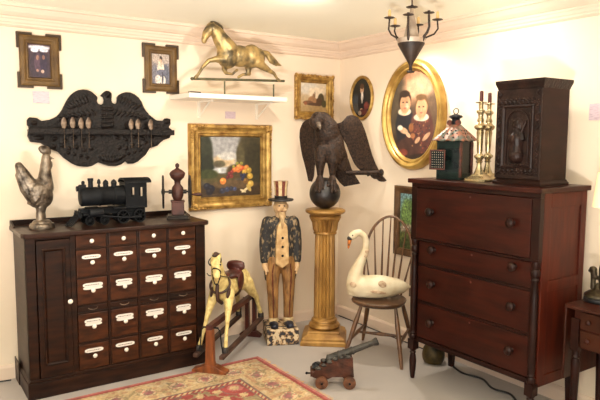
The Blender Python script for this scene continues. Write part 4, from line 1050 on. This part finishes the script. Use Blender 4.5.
for k in range(4):
    m = MB(); Mx = Matrix.Rotation(k * PI / 2, 4, 'Z')
    for row, (zz, rr_, n) in enumerate(((.268, .094, 5), (.29, .076, 4), (.31, .059, 3))):
        for i in range(n):
            x = (i - (n - 1) / 2) * (2 * rr_ / (n + .6)); m.ell(Mx @ V(x, -rr_ - .001, zz), (.007, .004, .007), (0, 0, k * PI / 2), 8, 6)
    m.build('pierced_holes', hole_m, t)
m = MB(); m.lathe([(.03, .345), (.026, .35), (.026, .385), (.03, .39), (.045, .398), (.04, .408), (.012, .418), (.004, .42)], seg=20)
m.build('chimney_cap', iron2, t)
for s in (-1, 1):
    MB().lathe([(.018, 0), (.018, .012)], (s * .03, -.018, .362), 14, FM).build('side_vent', tinred, t)
for sy in (-1, 1): MB().box(a - .004, a + .009, sy * a - .009, sy * a + .009, .015, .238).build('corner_post', tinred, t, smooth=False)
m = MB(); m.tube([(.018 * math.cos(q), 0, .436 + .018 * math.sin(q)) for q in [2 * PI * k / 16 for k in range(17)]], .003, 6); m.build('ring_handle', iron2, t)
# pierced side box / opened door towards viewer's left
m = MB(); m.box(-a - .035, -a + .075, -a - .05, -a - .044, .062, .19); m.box(-a - .035, -a - .030, -a - .044, -a - .0, .062, .19); m.build('lantern_door', tinred, t, smooth=False, bevel=.002)
m = MB(); m.box(-a - .02, -a + .068, -a - .0525, -a - .0501, .072, .18); dd = m.build('door_screen', glassm, t, smooth=False)
m = MB()
for i in range(6):
    for j in range(7): m.ell((-a - .012 + i * .0145, -a - .053, .08 + j * .0155), (.003, .002, .003), seg=6, rg=4)
m.build('pierced_dot', tinl, dd)

# ------------------------------------------------------------------ candlesticks and candles
def candlestick(loc, label, clabel, rz):
    t = thing('brass_candlestick', label, 'candlestick', loc, rz, 'tall brass candlesticks on the chest')
    m = MB()
    m.rings([[V(.075 * math.cos(PI / 4 + k * PI / 2 + d) , .075 * math.sin(PI / 4 + k * PI / 2 + d), z) if False else V(s * x, s * y, z) for k, (x, y) in enumerate([(-.062, -.04), (-.04, -.062), (.04, -.062), (.062, -.04), (.062, .04), (.04, .062), (-.04, .062), (-.062, .04)]) for d in (0,)] for z, s in ((0, 1.2), (.014, 1.2), (.018, 1.1), (.034, .72), (.044, .56))])
    m.build('foot', brass, t, smooth=False, bevel=.002)
    m = MB()
    K = .93; m.lathe([(r_ * 1.2, z_ * K) for r_, z_ in [(.03, .042), (.02, .07), (.013, .1), (.012, .12), (.018, .128), (.013, .136), (.019, .148), (.027, .158), (.026, .17), (.016, .178), (.012, .186), (.014, .2), (.017, .29), (.019, .32), (.017, .335), (.024, .342), (.031, .352), (.03, .366), (.02, .376), (.015, .386), (.018, .40), (.014, .412), (.012, .42), (.014, .44), (.022, .452), (.022, .462), (.014, .47), (.011, .48), (.012, .51)]], seg=24)
    m.build('stem', brass, t)
    MB().lathe([(.012, .472), (.032, .476), (.034, .481), (.014, .482), (.012, .486)], seg=24).build('drip_pan', brass, t)
    o = MB().lathe([(.011, 0), (.012, .008), (.011, .056), (.009, .062), (.002, .064)], seg=14).build('taper_candle', candle_d); o.location = (loc[0], loc[1], loc[2] + .486)
    tag(o, clabel, 'candle', 'dark red candles in the brass candlesticks')
candlestick((-.36, -1.862, DT), 'tall brass candlestick, the nearer and left one of the pair', 'short dark red candle in the left brass candlestick', .1)
candlestick((-.205, -1.80, DT), 'tall brass candlestick, the one standing just behind to the right', 'short dark red candle in the right brass candlestick', .1)

# ------------------------------------------------------------------ carved tabernacle box
t = thing('carved_cabinet', 'small dark carved cabinet with a robed figure in relief on its door, on the chest', 'cabinet', (-.30, -2.18, DT), -PI / 2)
# local x = viewer's right along the wall, local -y = front
bw, bd, bh = .146, .122, .548
m = MB(); m.box(-bw, bw, -bd, bd, .03, bh); m.build('case', taber_s, t, smooth=False, bevel=.003)
m = MB(); m.rings([[V(x * (bw + e), y * (bd + e), z) for x, y in A4] for z, e in ((0, .012), (.014, .012), (.022, .006), (.032, .002))]); m.build('base_moulding', taber_s, t, smooth=False)
m = MB(); m.rings([[V(x * (bw + e), y * (bd + e), z) for x, y in A4] for z, e in ((bh - .012, .001), (bh, .004), (bh + .016, .010), (bh + .026, .013), (bh + .04, .013))]); m.build('cornice', taber, t, smooth=False)
d = MB().box(-bw, bw, -bd - .012, -bd - .0005, .035, bh - .014).build('door', taber, t, smooth=False, bevel=.002)
m = MB(); yy = -bd - .012
def rosette(x, z, r):
    m.ell((x, yy - .001, z), (r, .006, r), seg=10, rg=6)
def scroll(x, z, rot, l=.02):
    m.ell((x, yy - .001, z), (l, .006, .005), (0, rot, 0), 10, 6)
for k in range(12):
    z = .065 + (bh - .11) * k / 11
    for s in (-1, 1): scroll(s * (bw - .022), z, s * .8, .019); scroll(s * (bw - .022), z + .014, -s * .8, .016)
for k in range(9):
    x = -.115 + .23 * k / 8
    for z in (.082, .462): rosette(x, z, .011); scroll(x + .012, z + .016, .6, .012); scroll(x + .012, z - .016, -.6, .012)
m.build('border_carving', taber, d)
m = MB(); frame(m, .205, .35, [(0, 0), (0, .006), (.006, .010), (.012, .006), (.016, .003), (.016, 0)]); o = m.build('panel_moulding', taber, d); o.location = (0, yy, .272)
m = MB(); 
m.tube([(-.072, yy - .002, .125), (-.072, yy - .002, .345)] + [(.072 * -math.cos(q), yy - .002, .345 + .072 * math.sin(q)) for q in [PI * k / 14 for k in range(1, 14)]] + [(.072, yy - .002, .345), (.072, yy - .002, .125)], .006, 8)
for k in range(-2, 3): m.ell((k * .03, yy, .115), (.012, .007, .009), seg=8, rg=6)
m.build('arch', taber, d)
m = MB()
m.ell((0, yy, .335), (.024, .018, .028)); m.ell((0, yy, .34), (.04, .007, .038)); m.chain([((0, yy, .30), .026), ((0, yy, .26), .042), ((0, yy, .22), .036), ((-.004, yy, .18), .042), ((0, yy, .165), .046)])
m.chain([((-.03, yy, .285), .016), ((-.04, yy - .004, .25), .013), ((-.01, yy - .014, .245), .010)]); m.chain([((.03, yy, .285), .016), ((.04, yy - .004, .26), .013), ((.02, yy - .014, .275), .010)])
m.cap((.014, yy - .012, .25), (.056, yy - .006, .355), .006, .006); m.ell((-.012, yy - .012, .215), (.02, .010, .012), (0, .5, 0)); m.ell((.015, yy - .012, .195), (.02, .010, .012), (0, -.5, 0))
m.build('relief_figure', taber, d, remesh=.003, it=1)
MB().tube([(bw - .006, yy - .004, .40), (bw - .006, yy - .004, .44)], .004, 8).build('hinge', iron2, d)

# ------------------------------------------------------------------ hanging candelabrum
t = thing('hanging_candelabrum', 'dark tin cone chandelier with curved candle arms hanging before the large oval portrait', 'chandelier', (-.80, -1.70, 2.02), FA)
m = MB(); m.lathe([(.006, .0), (.012, .02), (.02, .035), (.078, .135), (.078, .142), (.07, .142), (.01, .05)], seg=32); m.build('cone', tinm, t)
m = MB(); m.lathe([(.076, .14), (.079, .142), (.082, .168), (.078, .168), (.072, .144)], seg=32); m.build('collar', tinl, t)
m = MB(); m.lathe([(.010, -.018), (.010, .005)], seg=12); m.lathe([(.003, -.03), (.022, -.026), (.024, -.02), (.010, -.016)], seg=16); m.build('finial', tinm, t)
m = MB(); m.lathe([(.055, .12), (.046, .17), (.028, .25), (.012, .31), (.010, .34)], seg=28); m.build('spire', tinl, t)
def cup(parent, x, y, z, r=.021):
    return MB().lathe([(.004, -.012), (.006, -.004), (r, .0), (r * 1.05, .004), (.008, .002), (.008, .014), (.006, .014)], (x, y, z), 16, flute=lambda a, zz: 1 + .06 * math.cos(6 * a)).build('candle_cup', tinm, parent)
cup(t, 0, 0, .345, .032)
cands = [(-.125, .03, .29, 1), (.15, .0, .275, 1), (-.035, -.085, .285, 0), (.085, -.07, .30, 0), (-.085, .07, .25, 1), (.055, .085, .26, 1)]
names = ['cream candle on the far left arm of the cone chandelier', 'cream candle on the far right arm of the cone chandelier', '', '', 'cream candle on the rear left arm of the cone chandelier', 'cream candle on the rear right arm of the cone chandelier']
for (x, y, z, c), nm in zip(cands, names):
    r = math.hypot(x, y); ux, uy = x / r, y / r
    m = MB(); P = [(ux * .07, uy * .07, .145), (ux * (.075 + .01), uy * .085, .175), (ux * (r * .75 + .02), uy * (r * .75 + .02), .195), (ux * (r + .004), uy * (r + .004), .225), (x, y, z - .01)]
    m.tube(P, ([.009, .0085, .008, .007, .007] if not c else [.006, .0055, .005, .005, .005]), 8); m.build('arm', tinm, t); cup(t, x, y, z, .029)
    if c:
        o = MB().lathe([(.0085, 0), (.0095, .01), (.0085, .036), (.006, .044), (.001, .046)], seg=12).build('stub_candle', candle_w)
        w = Matrix.Rotation(FA, 3, 'Z') @ V(x, y, 0); o.location = (-.80 + w.x, -1.70 + w.y, 2.02 + z + .004); tag(o, nm, 'candle', 'cream candles on the chandelier arms')
m = MB(); m.lathe([(.004, .345), (.004, .40)], seg=8); m.lathe([(.004, .395), (.02, .408), (.03, .4195)], seg=16); m.build('ceiling_rod', tinm, t)

# ------------------------------------------------------------------ drop-leaf table and lamp
TZ = .735
t = thing('drop_leaf_table', 'small mahogany drop-leaf work table with two drawers at the right edge', 'table', (-.235, -2.72, 0))
ox, oy = -.2, -2.72
MB().box(-.185, .19, -.22, .215, TZ - .018, TZ).build('tabletop', tablew, t, smooth=False, bevel=.006)
MB().box(-.155, .175, .218, .232, TZ - .42, TZ - .004).build('drop_leaf', tablew, t, smooth=False, bevel=.005)
m = MB(); m.box(-.125, .15, -.19, .19, .50, TZ - .018); m.build('case', tablew, t, smooth=False, bevel=.003)
for z0, z1 in ((.61, .70), (.51, .60)):
    d = MB().box(-.135, -.126, -.15, .15, z0, z1).build('drawer', tabled, t, smooth=False, bevel=.002)
    for y in (.1, -.08): MB().lathe([(.008, 0), (.006, .006), (.014, .012), (.014, .02), (.004, .026)], (-.135, y, (z0 + z1) / 2), 16, XMn).build('knob', tablew, d)
for sx, sy in ((-1, 1), (1, 1), (-1, -1), (1, -1)):
    m = MB(); m.box(sx * .125 + (.0 if sx < 0 else .0) - .022 + (.01 if sx > 0 else -.0), sx * .125 + .022 + (.01 if sx > 0 else 0), sy * .172 - .022, sy * .172 + .022, .49, .66)
    m.lathe([(.011, 0), (.013, .02), (.018, .2), (.023, .36), (.024, .42), (.017, .44), (.023, .45), (.017, .46), (.022, .49)], (sx * .125, sy * .172, 0), 18); m.build('leg', mahog_d, t)
t = thing('table_lamp', 'bronze figural table lamp with glowing cream shade on the drop-leaf table', 'lamp', (-.215, -2.582, TZ), 0)
MB().lathe([(.078, 0), (.082, .01), (.08, .022), (.07, .028)], seg=32).build('black_base', plasticm, t)
m = MB(); m.lathe([(.072, .028), (.07, .04), (.05, .055), (.028, .065), (.016, .08), (.012, .1)], (0, .01, 0), 28); m.build('foot', bronze, t)
m = MB(); m.chain([((0, .04, .07), .016), ((0, .042, .11), .013), ((0, .04, .15), .018)]); m.ell((0, .045, .17), (.018, .022, .018)); m.ell((0, .06, .16), (.012, .014, .010)); m.chain([((0, .04, .13), .012), ((0, .0, .125), .010), ((0, -.04, .13), .012)]); m.chain([((0, -.01, .06), .02), ((0, -.01, .12), .02), ((0, -.015, .18), .026), ((0, -.015, .23), .016)])
m.build('bronze_figure', bronze, t, remesh=.005, it=2)
MB().lathe([(.006, .2), (.006, .66)], (0, -.02, 0), 10).build('stem', brass, t)
m = MB(); m.lathe([(.075, .515), (.08, .515), (.06, .70), (.056, .70)], (0, -.02, 0), 32); bmesh.ops.delete(m.b, geom=[f for f in m.b.faces if len(f.verts) > 4], context='FACES'); m.build('lamp_shade', shadem, t)

# ------------------------------------------------------------------ lights
def spot(loc, target, power, size, blend, col, r=.05):
    l = bpy.data.lights.new('spot', 'SPOT'); l.energy = power; l.spot_size = math.radians(size); l.spot_blend = blend; l.color = col; l.shadow_soft_size = r
    o = bpy.data.objects.new('track_spot', l); COL.objects.link(o); o.location = loc
    o.rotation_euler = (Vector(target) - Vector(loc)).to_track_quat('-Z', 'Y').to_euler(); return o
def area(loc, target, power, sx, sy, col):
    l = bpy.data.lights.new('area', 'AREA'); l.energy = power; l.shape = 'RECTANGLE'; l.size = sx; l.size_y = sy; l.color = col
    o = bpy.data.objects.new('added_uplight', l); COL.objects.link(o); o.location = loc
    o.rotation_euler = (Vector(target) - Vector(loc)).to_track_quat('-Z', 'Y').to_euler(); return o
warm = (1, .90, .78); warm2 = (1, .93, .80); soft = (1, .95, .87)
spot((-.30, -1.00, 2.38), (-.42, -1.35, 0), 55, 140, 1, warm2, .05)
spot((-.62, -1.95, 2.40), (0, -1.8, 1.9), 26, 115, 1, warm2, .08)
spot((-1.3, -3.2, 2.40), (-2.1, -.4, .6), 80, 75, 1, warm, .07)
spot((-1.3, -1.5, 2.40), (-1.0, 0, 1.6), 34, 120, 1, warm2, .06)
spot((-3.2, -1.9, 2.40), (-2.4, 0, 1.2), 14, 110, 1, warm, .07)
area((-4.1, -4.6, .35), (-4.1, -4.6, 2.4), 410, .6, .6, soft)  # added unseen uplight low behind the camera, brightens ceiling and upper walls
w = bpy.data.worlds.new('world'); S.world = w; w.use_nodes = True
w.node_tree.nodes['Background'].inputs['Color'].default_value = (1, .95, .88, 1); w.node_tree.nodes['Background'].inputs['Strength'].default_value = .7

# ------------------------------------------------------------------ camera
cd = bpy.data.cameras.new('camera'); cam = bpy.data.objects.new('camera', cd); COL.objects.link(cam)
cd.sensor_width = 36; cd.lens = 604.56 / 600 * 36; cd.clip_start = .05
yaw, pitch, roll = .97424005, -.09896296, .00551211
f = V(math.cos(yaw) * math.cos(pitch), math.sin(yaw) * math.cos(pitch), math.sin(pitch)); r = V(math.sin(yaw), -math.cos(yaw), 0); u = r.cross(f)
r2 = r * math.cos(roll) + u * math.sin(roll); u2 = -r * math.sin(roll) + u * math.cos(roll)
Mx = Matrix((r2, u2, -f)).transposed().to_4x4(); Mx.translation = V(-3.35543857, -4.3173764, 1.59666141); cam.matrix_world = Mx
S.camera = cam
S.view_settings.view_transform = 'Standard'; S.view_settings.look = 'None'; S.view_settings.exposure = .25; S.view_settings.gamma = 1; S.view_settings.use_curve_mapping = False
